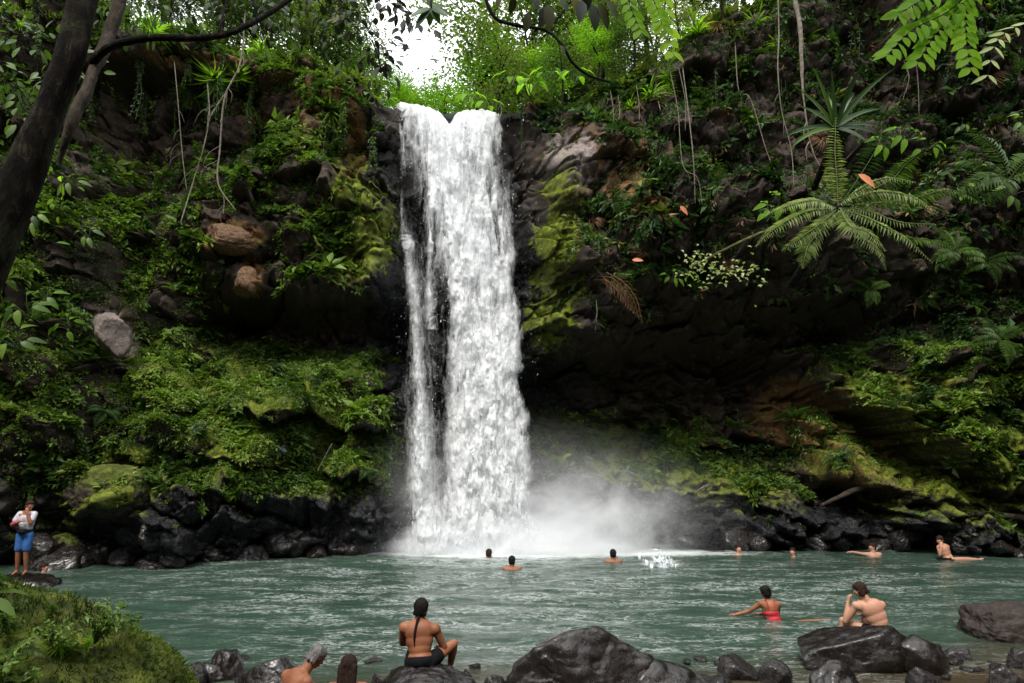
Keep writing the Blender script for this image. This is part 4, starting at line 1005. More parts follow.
# big green leaves beside the fern
for (x, y, s, k) in [(778, 212, 1.0, 1), (768, 218, .8, 1), (672, 280, .8, 1), (900, 142, .9, 1), (960, 130, .8, 0), (985, 178, 1.0, 0), (1005, 200, 1.2, 0), (1018, 128, 1.0, 0), (880, 150, .8, 1), (925, 152, .8, 1)]:
    o = copy_tree(bl[k]); orient(o, P(x, y, 13.6 if x > 740 and x < 940 else wallY(x, y, .5)), (0, -1, 0), 1.2, s); o['label'] = 'broad leaved plant on the ledge near the large tree fern'; o['group'] = 'broad leaved plants near the tree fern'
pf = make_fern('fern', 'dark green fern hanging at the right edge of the cliff', M_leaf, 7, 1.3, .32, 1.1, .35, 22, .22)
orient(pf, P(1008, 180, 12.5), (0, -1, 0), 1.0, 1.0); pf['group'] = 'large ferns on the right'
for (x, y, s) in [(985, 262, .9), (955, 252, .8), (1000, 340, .8), (870, 290, .7)]:
    o = copy_tree(pf); orient(o, P(x, y, wallY(x, y, .4)), (0, -1, 0), 1.0, s); o['label'] = 'dark green fern on the right slope under the overhang'
# left cliff heroes
for (x, y, s, k) in [(30, 318, 1.3, 0), (50, 305, 1.1, 0), (20, 350, 1.2, 0), (75, 190, 1.0, 0), (90, 240, .9, 0), (40, 225, 1.0, 0), (70, 330, 1.0, 1)]:
    o = copy_tree(bl[k]); orient(o, P(x, y, wallY(x, y, .3)), (0, -1, 0), 1.0, s); o['label'] = 'broad leaved plant at the left edge of the slope'; o['group'] = 'broad leaved plants at the left edge'
# ------------------------------------------------------------------ boulders
import bmesh
M_barkm = simple('bark_mottled', (.085, .066, .048), .9, (.010, .008, .006), 16, 1.0, 30, spec=.2, stretch=(1, 1, .5))
def ico(sub):
    bm = bmesh.new(); bmesh.ops.create_icosphere(bm, subdivisions=sub, radius=1.0)
    v = np.array([x.co[:] for x in bm.verts]); f = np.array([[y.index for y in x.verts] for x in bm.faces]); bm.free(); return v, f
ICO = {k: ico(k) for k in (3, 5, 6)}
def rock_verts(seed, sub=5, planes=13, rough=.045, flat=.6):
    r = np.random.default_rng(seed); v, f = ICO[sub]; v = v.copy()
    n = nrm(r.normal(0, 1, (planes, 3))); dd = r.uniform(flat, .95, planes)
    s = v @ n.T
    k = np.where(s > 1e-3, dd / np.maximum(s, 1e-3), 9)
    ks = -np.log(np.exp(-k * 34).sum(1) + np.exp(-34 * 1.0)) / 34
    v = v * np.clip(ks, .3, 1.0)[:, None]
    nz = fbm(v * 1.7 + seed * 3.1, 5, seed) * rough * 1.6 + fbm(v * 6 + seed, 4, seed + 5) * rough * .5
    f1_, e1_ = facets(v * 1.7 + seed + fbm(v * 2, 2, seed + 3)[:, None] * .5, seed + 8, 1.6)
    return v * (1 + nz + f1_ * rough * 1.1 - .014 * (1 - sstep(0, .1, e1_)))[:, None], f
def rock(name, label, cen, dims, seed, mat, rot=(0, 0, 0), sub=5, cat='boulder', group=None, **k):
    v, f = rock_verts(seed, sub, **k)
    me = mesh_np(name, v * np.array(dims), None, f)
    o = link(name, me, mat); o.location = [float(a) for a in cen]; o.rotation_euler = rot
    return tag(o, label, cat, group)
def rockpx(name, label, x0, x1, ytop, Y, seed, mat, base=-.15, depth=.8, rot=(0, 0, 0), **k):
    top = float(P((x0 + x1) / 2, ytop, Y)[2]); xc = float(P((x0 + x1) / 2, ytop, Y)[0]); hw = (x1 - x0) / 2 / F * Y * 1.0
    hh = (top - base) / 1.62
    return rock(name, label, (xc, Y, base + hh * .62), (hw * 1.1, hw * depth, hh * 1.0), seed, mat, rot, **k)
rockpx('boulder', 'big black wet boulder with a glossy peak at bottom centre', 512, 654, 614, 8.9, 17, M_wet, -.35, .75, (0, .06, .3), sub=6, planes=18, flat=.66, rough=.035)
rockpx('boulder', 'low dark boulder trailing off the right flank of the big central boulder', 610, 690, 652, 8.9, 14, M_wet, -.2, .8)
rockpx('boulder', 'flat topped slanting grey boulder in front of the bather with a hand at his face', 796, 904, 613, 10.1, 23, M_wet, -.25, .7, (0, -.12, .2), sub=6, planes=14, flat=.5, rough=.03)
rockpx('boulder', 'black angular boulder wedged against the right end of the slanting boulder', 880, 938, 632, 9.9, 31, M_wet, -.2, .8, planes=14, flat=.5, rough=.03)
rockpx('boulder', 'small round dark boulder in front of the slanting boulder', 808, 856, 660, 8.95, 42, M_wet, -.2, .8, planes=20, flat=.8)
rockpx('boulder', 'rounded brown boulder at the right edge of the pool', 964, 1060, 597, 11.6, 52, M_brownr, -.25, .7, planes=20, flat=.78, sub=6)
rockpx('boulder', 'grey slab boulder at the shore left of the two crouching bathers', 232, 304, 650, 8.9, 61, M_wet, -.2, .8, (0, .12, 0), sub=6, planes=13, flat=.5, rough=.03)
rockpx('boulder', 'small black pointed boulder left of the grey slab', 214, 246, 644, 9.6, 63, M_wet, -.2, .9, planes=8)
rockpx('boulder', 'small dark boulder second from the left on the near shore', 198, 228, 658, 9.5, 65, M_wet, -.2, .9)
rockpx('boulder', 'half sunk dark stone beside the mossy bank', 140, 166, 644, 10.4, 66, M_wet, -.15, .9, planes=20, flat=.8)
rockpx('boulder', 'smooth grey seat boulder under the man with the ponytail', 380, 474, 663, 8.55, 71, M_wet, -.25, .8, planes=22, flat=.84, sub=6)
SM = [(176, 205, 661, 9.2), (460, 478, 671, 8.75), (484, 510, 668, 8.8), (505, 520, 676, 8.6), (372, 392, 673, 8.7), (716, 758, 656, 9.5), (760, 790, 659, 9.3), (700, 730, 672, 8.8),
      (905, 940, 668, 9.05), (944, 972, 643, 10.4), (984, 1020, 662, 9.2), (1010, 1040, 648, 9.9), (690, 725, 676, 8.6)]
protoS = [mesh_np('stone', rock_verts(200 + i)[0], None, ICO[5][1]) for i in range(7)]
protoB = [mesh_np('boulder', rock_verts(300 + i, planes=10)[0], None, ICO[5][1]) for i in range(8)]
for m_0 in protoS + protoB: m_0.materials.append(M_wet)
for i, (x0, x1, yt, Y) in enumerate(SM):
    o = link('stone', protoS[i % 7]); top = P((x0 + x1) / 2, yt, Y); hw = (x1 - x0) / 2 / F * Y
    hh = (top[2] + .15) / 1.6; o.location = (float(top[0]), Y, float(-.15 + hh * .7)); o.scale = (hw * 1.1, hw * .9, max(hh, .06)); o.rotation_euler = (rng.normal(0, .1), rng.normal(0, .1), 0)
    tag(o, 'small wet black stone breaking the surface along the near shore', 'stone', 'small stones along the near shore')
for i in range(45):      # pebbly shallows
    x = rng.uniform(-4, 7.5); y = rng.uniform(8.8, 10.4)
    o = link('stone', protoS[i % 7]); s = rng.uniform(.04, .12); o.location = (x, y, rng.uniform(-.05, .0)); o.scale = (s * 1.3, s, s * .7); o.rotation_euler = (0, 0, rng.uniform(0, 6))
    tag(o, 'fist sized pebble just awash in the shallows', 'stone', 'pebbles awash in the shallows')
def shoreY(px_, z=.3):
    m = (abs(pxf - px_) < 6) & (abs(VP[:, 2] - z) < .35) & (VP[:, 1] > 10)
    return float(np.median(VP[m][:, 1])) if m.any() else 20.
for i in range(86):
    left = i % 5 < 3
    pxx = rng.uniform(40, 400) if left else rng.uniform(690, 1030)
    Y = shoreY(pxx) - rng.uniform(-.3, .45); s = rng.lognormal(-1.05, .42) * (1.1 if left else .85); s = min(s, .7)
    up_z = rng.uniform(-.1, .25) if i % 2 else rng.uniform(.3, 1.0 if left else .6)
    if up_z > .3: Y += .45
    o = link('boulder', protoB[i % 8]); p = P(pxx, 500, Y); o.location = (float(p[0]), Y, up_z); o.scale = (s * rng.uniform(.9, 1.4), s, s * rng.uniform(.6, .95)); o.rotation_euler = (rng.normal(0, .3), rng.normal(0, .3), rng.uniform(0, 6.28))
    if left: tag(o, 'black wet boulder piled at the foot of the left cliff', 'boulder', 'boulders at the foot of the left cliff')
    else: tag(o, 'black wet boulder piled at the foot of the right cliff', 'boulder', 'boulders at the foot of the right cliff')
rock('boulder', 'large moss covered boulder at the foot of the left slope', P(112, 490, 18.1), (1.1, .8, .75), 77, M_mossr, (0, .1, 0), sub=6, planes=22, flat=.84)
rock('boulder', 'angular brown block jutting from the left cliff under the vines', P(229, 240, 19.3), (.85, .6, .45), 81, M_ochre, (0, .05, .2), sub=6, planes=8)
rock('boulder', 'smaller brown block hanging below the angular block on the left cliff', P(245, 283, 19.4), (.36, .35, .5), 83, M_ochre, (.1, .3, 0), planes=7)
rock('boulder', 'pale pinkish bare boulder stuck in the left slope foliage', P(112, 334, 18.0), (.46, .5, .72), 88, simple('pale_rock', (.22, .17, .15), .9, (.05, .04, .032), 3.5, 1.0, 14), (0, -.2, 0), sub=6, planes=12)
rock('stone', 'pale blue grey stone lying on the mossy slope left of the falls', P(283, 449, 19.3), (.26, .2, .2), 91, simple('bluegrey_rock', (.3, .32, .36), .6, (.16, .17, .2), 6, .6), planes=9)
def slab_log(pts, r, label, mat, name='fallen_log', cat='log'):
    acc = Acc(); tube(acc, [P(a, b, c_) for a, b, c_ in pts], r, 8, n=24, rough=.3); return tag(acc.build(name, mat), label, cat)
yl = wallY(856, 490, .12)
slab_log([(822, 505, yl + .15), (835, 499, yl), (850, 492, yl), (880, 482, yl), (905, 478, yl + .5)], [.05, .07, .09, .08, .07], 'pale fallen log propped on the right bank', M_barkm)
slab_log([(920, 514, yl - .9), (950, 518, yl - 1.0), (985, 514, yl - 1.0), (1035, 520, yl - 1.1)], [.06, .07, .09, .1], 'long dark root lying along the right bank', M_bark, 'root', 'root')
slab_log([(697, 491, 21), (704, 487, 20.9), (709, 485, 20.9)], [.02, .03, .02], 'short pale stick on the dark rock right of the mist', M_barkl, 'stick', 'stick')
slab_log([(318, 470, 19.2), (326, 455, 19.0), (332, 444, 18.9)], [.015, .02, .015], 'thin yellowish stick leaning on the mossy slope', M_barkl, 'stick', 'stick')

# ------------------------------------------------------------------ mossy bank at lower left
bank = rock('mossy_boulder', 'huge moss covered boulder filling the lower left corner', (-4.9, 5.35, -.1), (3.1, 1.95, 2.14), 101, M_mossr, (0, .08, 0), sub=6, planes=30, flat=.93, rough=.035)
bank.rotation_euler = (0, .0, 0)
bpy.context.view_layer.update()
BM = np.array(bank.matrix_world); bv = np.array([v.co[:] for v in bank.data.vertices]); bn_ = np.array([v.normal[:] for v in bank.data.vertices])
bw = bv @ BM[:3, :3].T + BM[:3, 3]; bnw = nrm(bn_ @ BM[:3, :3].T)
def blades(mask_, n, L, w, g=.5):
    acc = Acc(); idx = rng.choice(np.nonzero(mask_)[0], n)
    t1 = nrm(np.cross(bnw[idx], rng.normal(0, 1, (n, 3)))); p = bw[idx] + t1 * rng.normal(0, .03, (n, 1)) - bnw[idx] * .01
    pat = fbm(p * 2.2, 4, 333)
    g_ = np.clip(g - .12 + pat * 1.1 + rng.normal(0, .13, n), 0, 1)
    leaves(acc, p, bnw[idx] * .8 + rng.normal(0, .5, (n, 3)) + np.array([0, 0, .3]), rng.normal(0, 1, (n, 3)), L * rng.uniform(.5, 1.5, n), w, np.stack([rng.random(n) * .8, g_, g_, np.ones(n)], -1))
    return acc
acc = blades((bnw[:, 2] > -.25) & (bw[:, 1] < 6.6), 75000, .05, .009, .45)
o = acc.build('moss', M_moss, smooth=False); o['kind'] = 'stuff'; tag(o, 'fuzzy green moss strands covering the lower left boulder', 'moss')
def bank_top(x, y):
    m = (abs(bw[:, 0] - x) < .15) & (abs(bw[:, 1] - y) < .15); return bw[m][:, 2].max() if m.any() else .5
for i in range(26):
    x = rng.uniform(-4.6, -2.9); y = rng.uniform(4.5, 5.1) + (x + 2.9) * -.1; s_ = rng.uniform(.35, .8)
    kind_ = i % 4
    o = copy_tree([bl[0], sh[0], fe[0], tf[0]][kind_] if x < -3.3 or kind_ else sh[2]); o.rotation_mode = 'XYZ'; o.rotation_euler = (rng.normal(.35, .2), rng.normal(.2, .2), rng.uniform(0, 6)); s_ *= [.75, .55, .55, .35][kind_]
    o.scale = (s_,) * 3; o.location = (x, y, bank_top(x, y) - .03)
    o['label'] = ['broad leaved plant growing on the huge mossy boulder', 'small leafy bush growing on the huge mossy boulder', 'small fern growing on the huge mossy boulder', 'grass tuft growing on the huge mossy boulder'][kind_]
    o['group'] = ['broad leaved plants', 'leafy bushes', 'ferns', 'grass tufts'][kind_] + ' on the mossy boulder'

# ------------------------------------------------------------------ leaning tree at the left, overhead branches
YT = 4.2
lt = thing('leaning_tree', 'dark mossy tree trunk leaning across the upper left corner', 'tree', (-4.2, 4.4, -.1))
o_ = np.array(lt.location)
ta = Acc()
tube(ta, [o_ * 1.0 - o_, P(-150, 520, YT + .1) - o_, P(-72, 370, YT) - o_, P(-6, 240, YT) - o_, P(42, 130, YT) - o_, P(74, 40, YT) - o_, P(92, -60, YT + .1) - o_, P(120, -260, YT + .5) - o_, P(135, -520, YT + 1) - o_], np.array([.3, .20, .16, .138, .112, .098, .09, .08, .07]), 26, n=170, rough=.2, seed=5)
tm = ta.build('trunk', M_bark, lt)
ba = Acc(); tube(ba, [P(58, 165, YT - .05) - o_, P(72, 122, YT - .1) - o_, P(92, 75, YT) - o_, P(108, 38, YT + .1) - o_, P(124, -20, YT + .2) - o_, P(150, -180, YT + .4) - o_], [.015, .036, .040, .040, .040, .035], 10, n=70, rough=.4, seed=8)
ba.build('limb', M_barkm, lt)
ba = Acc(); tube(ba, [P(92, 62, YT) - o_, P(112, 46, YT - .1) - o_, P(150, 38, YT - .15) - o_, P(210, 37, YT - .1) - o_, P(250, 24, YT) - o_, P(300, -10, YT + .2) - o_, P(340, -60, YT + .4) - o_], [.03, .026, .024, .022, .02, .016, .012], 8, n=60, rough=.2, seed=9)
tube(ba, [P(218, 36, YT - .1) - o_, P(222, 18, YT - .1) - o_, P(230, -10, YT) - o_], [.009, .008, .007], 6, n=10)
ba.build('branch', M_bark, lt)
# leaves of the crown that hang into the picture
def leafspray(label, pts2, Y, mat, n, L, w, spread, g=.5, droop=.5, twig=.008, name='overhanging_branch', fine=True, down=True, tm_=None, pair=False):
    p3 = smooth_path([P(a, b, Y + c_) for a, b, c_ in pts2], 40); o0 = p3[0].copy()
    t = thing(name, label, 'branch', o0); sa = Acc(); la = Acc()
    tube(sa, p3 - o0, np.linspace(twig, twig * .35, 40), 6, rough=.2, cap=False)
    T = nrm(np.gradient(p3, axis=0))
    if pair:
        k = np.linspace(5, 39, n // 2).astype(int); k = np.repeat(k, 2); sg = np.tile([1, -1], len(k) // 2)
        s = nrm(np.cross(T[k], [0, -.8, .6])); dd = T[k] * .45 + s * sg[:, None] + np.array([0, 0, -droop]); N = len(k); pp = p3[k]; up_ = np.tile([0, -1, .25], (N, 1)) + rng.normal(0, .2, (N, 3))
    else:
        k = rng.integers(4, 40, n); N = n; r = rng.normal(0, 1, (N, 3)); pp = p3[k] + r * spread * np.array([1, .8, .7])
        for a, b in list(zip(pp, p3[k]))[::3]: tube(sa, [b - o0, (a + b) / 2 - o0 + [0, 0, spread * .2], a - o0], .003, 4, cap=False)
        dd = r * .8 + np.array([0, 0, -droop]); up_ = np.array([0, -.6, .8]) + rng.normal(0, .3, (N, 3))
    leaves(la, pp - o0, dd, up_, L * rng.uniform(.7, 1.2, N), w * rng.uniform(.85, 1.15, N), rtint(N, g, .1, .35, .2), fine=fine, fold=.1)
    sa.build('twig', M_bark, t); la.build('foliage', mat, t)
    return t
M_sil = leaf_mat('leaf_silhouette', (.008, .012, .008), (.02, .028, .016), (.05, .07, .03), .12, .6)  # backlit darkness of these leaves is put into their colour
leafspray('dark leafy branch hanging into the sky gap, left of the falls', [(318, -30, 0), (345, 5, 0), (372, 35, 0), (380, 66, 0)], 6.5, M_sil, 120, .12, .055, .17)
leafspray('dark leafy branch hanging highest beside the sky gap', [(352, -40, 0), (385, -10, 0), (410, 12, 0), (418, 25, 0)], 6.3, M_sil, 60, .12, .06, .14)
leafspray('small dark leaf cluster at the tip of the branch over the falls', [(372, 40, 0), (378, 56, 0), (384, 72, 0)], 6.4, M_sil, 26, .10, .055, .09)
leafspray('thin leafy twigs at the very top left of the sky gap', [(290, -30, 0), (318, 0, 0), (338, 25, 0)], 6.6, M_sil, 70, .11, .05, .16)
wl = thing('leaf_whorl', 'whorl of long dark leaves hanging above the top of the falls', 'branch', P(431, 8, 4.2)); la = Acc()
for a, l in [(-150, .17), (-95, .13), (-60, .14), (-35, .17), (-10, .15), (-125, .2), (100, .2), (20, .12)]:
    aa = math.radians(a); leaves(la, np.zeros((1, 3)), np.array([[math.cos(aa), rng.normal(0, .2), math.sin(aa)]]), np.array([[0, -1, .4]]), l * .95, .055, rtint(1, .6, .1, .2, .1), fine=True, fold=.1)
la.build('foliage', M_leafd, wl); sa = Acc(); tube(sa, [(0, 0, 0), (.0, 0, .15), (.03, .02, .5)], .007, 6); sa.build('twig', M_bark, wl)
cb = thing('overhanging_branch', 'dark bare branch curving down from the top edge to the right rim', 'branch', P(478, -10, 4.6)); o0 = np.array(cb.location)
sa = Acc(); tube(sa, [P(a, b, 4.6 + c_) - o0 for a, b, c_ in [(478, -30, 0), (492, 14, 0), (515, 25, 0), (545, 30, .1), (562, 45, .1), (572, 62, .15), (588, 75, .2), (610, 82, .25)]], [.016, .014, .014, .012, .011, .010, .009, .007], 8, n=60, rough=.15)
tube(sa, [P(a, b, 4.6) - o0 for a, b in [(553, 24), (566, 8), (580, -12)]], .007, 6, n=12); sa.build('limb', M_bark, cb)
la = Acc()
for (x, y, a, l) in [(528, 12, -95, .15), (548, 4, -85, .2), (545, 6, -100, .16), (560, -2, -60, .12), (582, 0, -95, .2), (592, 4, -80, .2), (598, 2, -60, .2), (606, 0, -50, .16), (515, -4, -110, .13), (532, -8, -70, .15), (572, -6, -70, .14), (590, -8, -110, .18), (500, -5, -100, .1), (560, 45, -60, .08)]:
    aa = math.radians(a); leaves(la, (P(x, y, 4.5) - o0)[None], np.array([[math.cos(aa), rng.normal(0, .2), math.sin(aa)]]), np.array([[.3, -1, .2]]), l, l * .45, rtint(1, .5, .1, .5, .2), fine=True, fold=.12)
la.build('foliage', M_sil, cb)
for lab, pts in [('bright yellow green leaf spray at top centre, left twig of three', [(625, -25, 0), (630, 5, 0), (640, 30, 0)]), ('bright yellow green leaf spray at top centre, middle twig of three', [(640, -20, 0), (655, 4, 0), (662, 25, 0)]),
                 ('bright yellow green leaf spray at top centre, right twig hanging lowest', [(668, -25, 0), (665, 10, .05), (672, 52, .05)])]:
    leafspray(lab, pts, 4.4, M_leafb, 16, .095, .055, .02, .75, .35, .005, pair=True)
for lab, pts, n in [('bright green compound leaf at upper right, long twig pointing left', [(985, -25, 0), (950, 10, 0), (912, 30, 0), (888, 55, 0)], 26), ('bright green compound leaf at upper right, twig hanging straight down', [(968, -25, 0), (965, 10, 0), (966, 35, 0), (970, 68, 0)], 22),
                 ('bright green compound leaf at upper right, upper twig by the frame', [(975, -30, 0), (940, -10, 0), (915, 4, 0), (900, 14, 0)], 20), ('bright green compound leaf at upper right, middle twig', [(980, -25, 0), (955, 12, 0), (935, 35, 0), (918, 62, 0)], 24)]:
    leafspray(lab, pts, 5.0, M_leafb, n, .14, .075, .02, .45, .3, .006, pair=True)
leafspray('pale grey green twig with narrow leaves at the right edge', [(1040, 20, 0), (1010, 30, 0), (995, 45, 0), (988, 75, 0)], 5.2, M_fern, 14, .12, .035, .02, .7, .3, .006, pair=True)
leafspray('leafy twig at the very left edge beside the trunk', [(-30, 60, 0), (-5, 70, 0), (20, 90, 0), (38, 120, 0)], 5.0, M_leaf, 60, .11, .05, .12, .5)
leafspray('leafy green twig across the top left corner behind the trunk', [(-30, 20, 0), (20, 35, 0), (60, 60, 0), (40, 100, 0)], 6.2, M_leaf, 90, .12, .06, .2, .45)
leafspray('sparse twig with bright leaves low on the left trunk', [(20, 260, 0), (45, 235, 0), (60, 205, 0), (62, 160, 0)], 4.6, M_leafb, 10, .07, .035, .05, .4, .2, .005)
for i_, (x_, y_) in enumerate([(150, -10), (185, -15), (270, -15), (300, -12), (120, -12), (225, -14)]):
    b_ = leafspray('leafy twig drooping from the canopy over the top left of the gorge', [(x_ - 30, y_ - 40, 0), (x_ - 10, y_, .2), (x_ + 8, y_ + 22 + (i_ * 7) % 15, .3)], 8.5 + i_ * .3, M_leafd if i_ % 2 else M_leaf, 100, .13, .06, .3, .4, .5); b_['group'] = 'leafy canopy twigs at the top left'
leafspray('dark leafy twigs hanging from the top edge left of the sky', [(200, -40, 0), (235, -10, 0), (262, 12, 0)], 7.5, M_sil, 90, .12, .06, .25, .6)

# ------------------------------------------------------------------ people
def cap_mesh(p0, p1, r0, r1, seg=14, hem=4):
    p0 = np.array(p0, float); p1 = np.array(p1, float); L = np.linalg.norm(p1 - p0); d = (p1 - p0) / max(L, 1e-6) if L > 1e-6 else np.array([0, 0, 1.])
    a = nrm(np.cross(d, [0, 0, 1.] if abs(d[2]) < .9 else [1., 0, 0])); b = np.cross(d, a)
    rings = []
    for k in range(hem + 1): th = -math.pi / 2 + math.pi / 2 * k / hem; rings.append((p0 + d * r0 * math.sin(th), r0 * math.cos(th)))
    for k in range(hem + 1): th = math.pi / 2 * k / hem; rings.append((p1 + d * r1 * math.sin(th), r1 * math.cos(th)))
    ang = np.linspace(0, 2 * math.pi, seg, endpoint=False)
    V = np.array([c + (a * math.cos(t) + b * math.sin(t)) * max(r, 1e-4) for c, r in rings for t in ang])
    return V, grid_faces(len(rings), seg, True)
def ell(c, r, R=None):
    v, f = ICO[3]; v = v * np.array(r)
    if R is not None: v = v @ np.array(R).T
    return v + np.array(c), f
def blob(name, parts, mat, parent, voxel=.012, sm=6, disp=None):
    acc = Acc()
    for pt in parts:
        if pt[0] == 'c': v, f = cap_mesh(*pt[1:]); acc.add(v, q=f)
        else: v, f = ell(*pt[1:]); acc.add(v, t=f)
    me = mesh_np(name, np.concatenate(acc.v), np.concatenate(acc.q) if acc.q else None, np.concatenate(acc.t) if acc.t else None)
    o = link(name, me)
    m = o.modifiers.new('r', 'REMESH'); m.mode = 'VOXEL'; m.voxel_size = voxel; m.use_smooth_shade = True
    s = o.modifiers.new('s', 'SMOOTH'); s.factor = .5; s.iterations = sm
    dg = bpy.context.evaluated_depsgraph_get(); me2 = bpy.data.meshes.new_from_object(o.evaluated_get(dg)); o.modifiers.clear(); o.data = me2; me2.name = name
    bpy.data.meshes.remove(me); me2.materials.clear(); me2.materials.append(mat)
    me2.polygons.foreach_set('use_smooth', np.ones(len(me2.polygons), bool))
    o.parent = parent; return o
def skin(name, c1, c2): return simple(name, c1, .5, c2, 5, .25, 60, spec=.3, sss=.12)
SK1 = skin('skin_tan', (.33, .135, .065), (.17, .06, .03)); SK2 = skin('skin_light', (.50, .27, .18), (.42, .2, .13)); SK3 = skin('skin_dark', (.15, .06, .035), (.10, .04, .024))
HB = simple('hair_black', (.006, .0055, .006), .6, (.012, .010, .010), 30, .6, 60, spec=.15, stretch=(3, 3, .4)); HR = simple('hair_brown', (.035, .015, .009), .6, (.012, .006, .004), 25, .6, 50, spec=.2, stretch=(4, 4, .4)); HG = simple('hair_grey', (.16, .15, .145), .45, (.05, .045, .042), 20, .6, 60)
CB = simple('cloth_black', (.006, .006, .007), .85, (.010, .010, .012), 12, .3, spec=.1); CR = simple('cloth_red', (.48, .02, .03), .6, (.36, .012, .02), 10, .3); CW = simple('cloth_white', (.58, .55, .57), .85, (.33, .30, .36), 10, .4)
CBL = simple('cloth_blue', (.03, .15, .42), .8, (.012, .05, .18), 9, .4); CP_ = simple('cloth_pink', (.5, .06, .10), .7, (.4, .04, .08), 8, .3)
EYEW = simple('eye_white', (.7, .68, .66), .3); LIP = simple('lip', (.3, .09, .07), .5)
def basis(z, x):
    z = nrm(z); x = nrm(np.array(x, float) - z * np.dot(x, z)); return np.stack([x, np.cross(z, x), z], 1)
def hand(parts, w, d, up, s=1.0, curl=.5):
    """palm, four unequal bent fingers, thumb off the side near the base"""
    d = nrm(np.array(d, float)); up = nrm(np.array(up, float) - d * np.dot(up, d)); s_ = np.cross(d, up); w = np.array(w, float)
    pc = w + d * .05 * s
    for q in (-.024, -.008, .008, .024): parts.append(('c', w + s_ * q * .7 * s, w + d * .085 * s + s_ * q * s, .014 * s, .012 * s))
    for q, l in zip((-.030, -.010, .010, .030), (.060, .073, .078, .068)):
        b0 = w + d * .085 * s + s_ * q * s; b1 = b0 + (d * (1 - .3 * curl) - up * curl * .5) * l * .5 * s; b2 = b1 + (d * (1 - curl) - up * curl) * l * .5 * s
        parts += [('c', b0, b1, .0095 * s, .009 * s), ('c', b1, b2, .009 * s, .0078 * s)]
    t0 = w + d * .02 * s - s_ * .026 * s; t1 = t0 + (d * .6 - s_ * .7 - up * .2) * .045 * s; t2 = t1 + (d * .9 - s_ * .15 - up * .35) * .032 * s
    parts += [('c', t0, t1, .0125 * s, .0105 * s), ('c', t1, t2, .0105 * s, .009 * s)]
def person(label, loc, J, face, skin_, hair, hairkind='short', rotz=0, female=False, legs=True, shorts=None, top=None, voxel=.010, group=None, hands=True, scale=1.0):
    J = {k: np.array(v, float) for k, v in J.items()}
    t = thing('person', label, 'person', loc, (0, 0, rotz), group); t.scale = (scale,) * 3
    lat = J['shR'] - J['shL']; fdir = nrm(np.array(face, float)); sp = J['neck'] - J['waist']; Rt = basis(sp, lat); Rp = basis(J['waist'] - J['pelvis'], (J['hipR'] - J['hipL']) if 'hipR' in J else lat)
    k = .92 if female else 1.1
    mid = lambda a, b, f: J[a] * (1 - f) + J[b] * f
    B = []
    B += [('e', mid('chest', 'neck', .05), (.165 * k, .105 * k, .15), Rt), ('e', mid('waist', 'chest', .45), (.150 * k, .100 * k, .14), Rt), ('e', J['waist'], (.128 * k, .093 * k, .12), Rt), ('e', mid('pelvis', 'waist', .2), (.155, .115, .12), Rp)]
    B += [('c', J['neck'] - nrm(sp) * .06, J['head'] - nrm(J['head'] - J['neck']) * .05, .062 * k, .052 * k)]
    for s in 'LR':
        sh = J['sh' + s]; B += [('c', J['neck'] - nrm(sp) * .05, sh, .052 * k, .058 * k), ('c', sh, mid('chest', 'sh' + s, .35), .06 * k, .085 * k), ('e', sh, (.062 * k,) * 3, None)]
        # shoulder blade and trapezius relief
        B += [('e', mid('chest', 'sh' + s, .55) + Rt[:, 1] * (-.055 if np.dot(Rt[:, 1], fdir) > 0 else .055), (.05, .035, .08), Rt)]
        el = J.get('el' + s); wr = J.get('wr' + s)
        if el is not None:
            B += [('c', sh, sh * .45 + el * .55, .052 * k, .046 * k), ('c', sh * .45 + el * .55, el, .046 * k, .037 * k), ('c', el, el * .65 + wr * .35, .038 * k, .040 * k), ('c', el * .65 + wr * .35, wr, .040 * k, .025 * k)]
            if hands: hand(B, wr, J.get('hd' + s, wr - el), J.get('hu' + s, (0, 0, 1)), .95 * k, .6)
    if legs:
        for s in 'LR':
            hp, kn, an, to = J['hip' + s], J['kn' + s], J['an' + s], J['to' + s]
            B += [('c', hp, hp * .5 + kn * .5, .088, .074), ('c', hp * .5 + kn * .5, kn, .074, .054), ('c', kn, kn * .68 + an * .32, .052, .056), ('c', kn * .68 + an * .32, an, .056, .034), ('c', an, an * .4 + to * .6, .036, .032), ('c', an * .4 + to * .6, to, .032, .018), ('e', an - (to - an) * .18, (.032,) * 3, None)]
    # head with face
    hz = nrm(J['head'] - J['neck'] + np.array([0, 0, .05])); hx = nrm(np.cross(fdir, hz)); Rh = np.stack([hx, fdir - hz * np.dot(fdir, hz), hz], 1); Rh[:, 1] = nrm(Rh[:, 1]); hc = J['head']
    H = lambda x, y, z: hc + Rh @ np.array([x, y, z])
    hs = .96 if female else 1.0
    B += [('e', H(0, -.008, .015), (.074 * hs, .092 * hs, .098 * hs), Rh), ('e', H(0, .022, -.045), (.056 * hs, .062 * hs, .062 * hs), Rh), ('c', H(0, .05, -.088), H(0, .055, -.084), .026, .024),
          ('c', H(0, .084, .012), H(0, .106, -.022), .009, .014), ('c', H(-.03, .078, .024), H(.03, .078, .024), .013, .013), ('c', H(-.017, .083, -.058), H(.017, .083, -.058), .009, .009), ('e', H(-.04, .06, -.02), (.022, .02, .022), Rh), ('e', H(.04, .06, -.02), (.022, .02, .022), Rh),
          ('e', H(-.076, -.005, -.008), (.010, .02, .032), Rh), ('e', H(.076, -.005, -.008), (.010, .02, .032), Rh)]
    body = blob('body', B, skin_, t, voxel, 4)
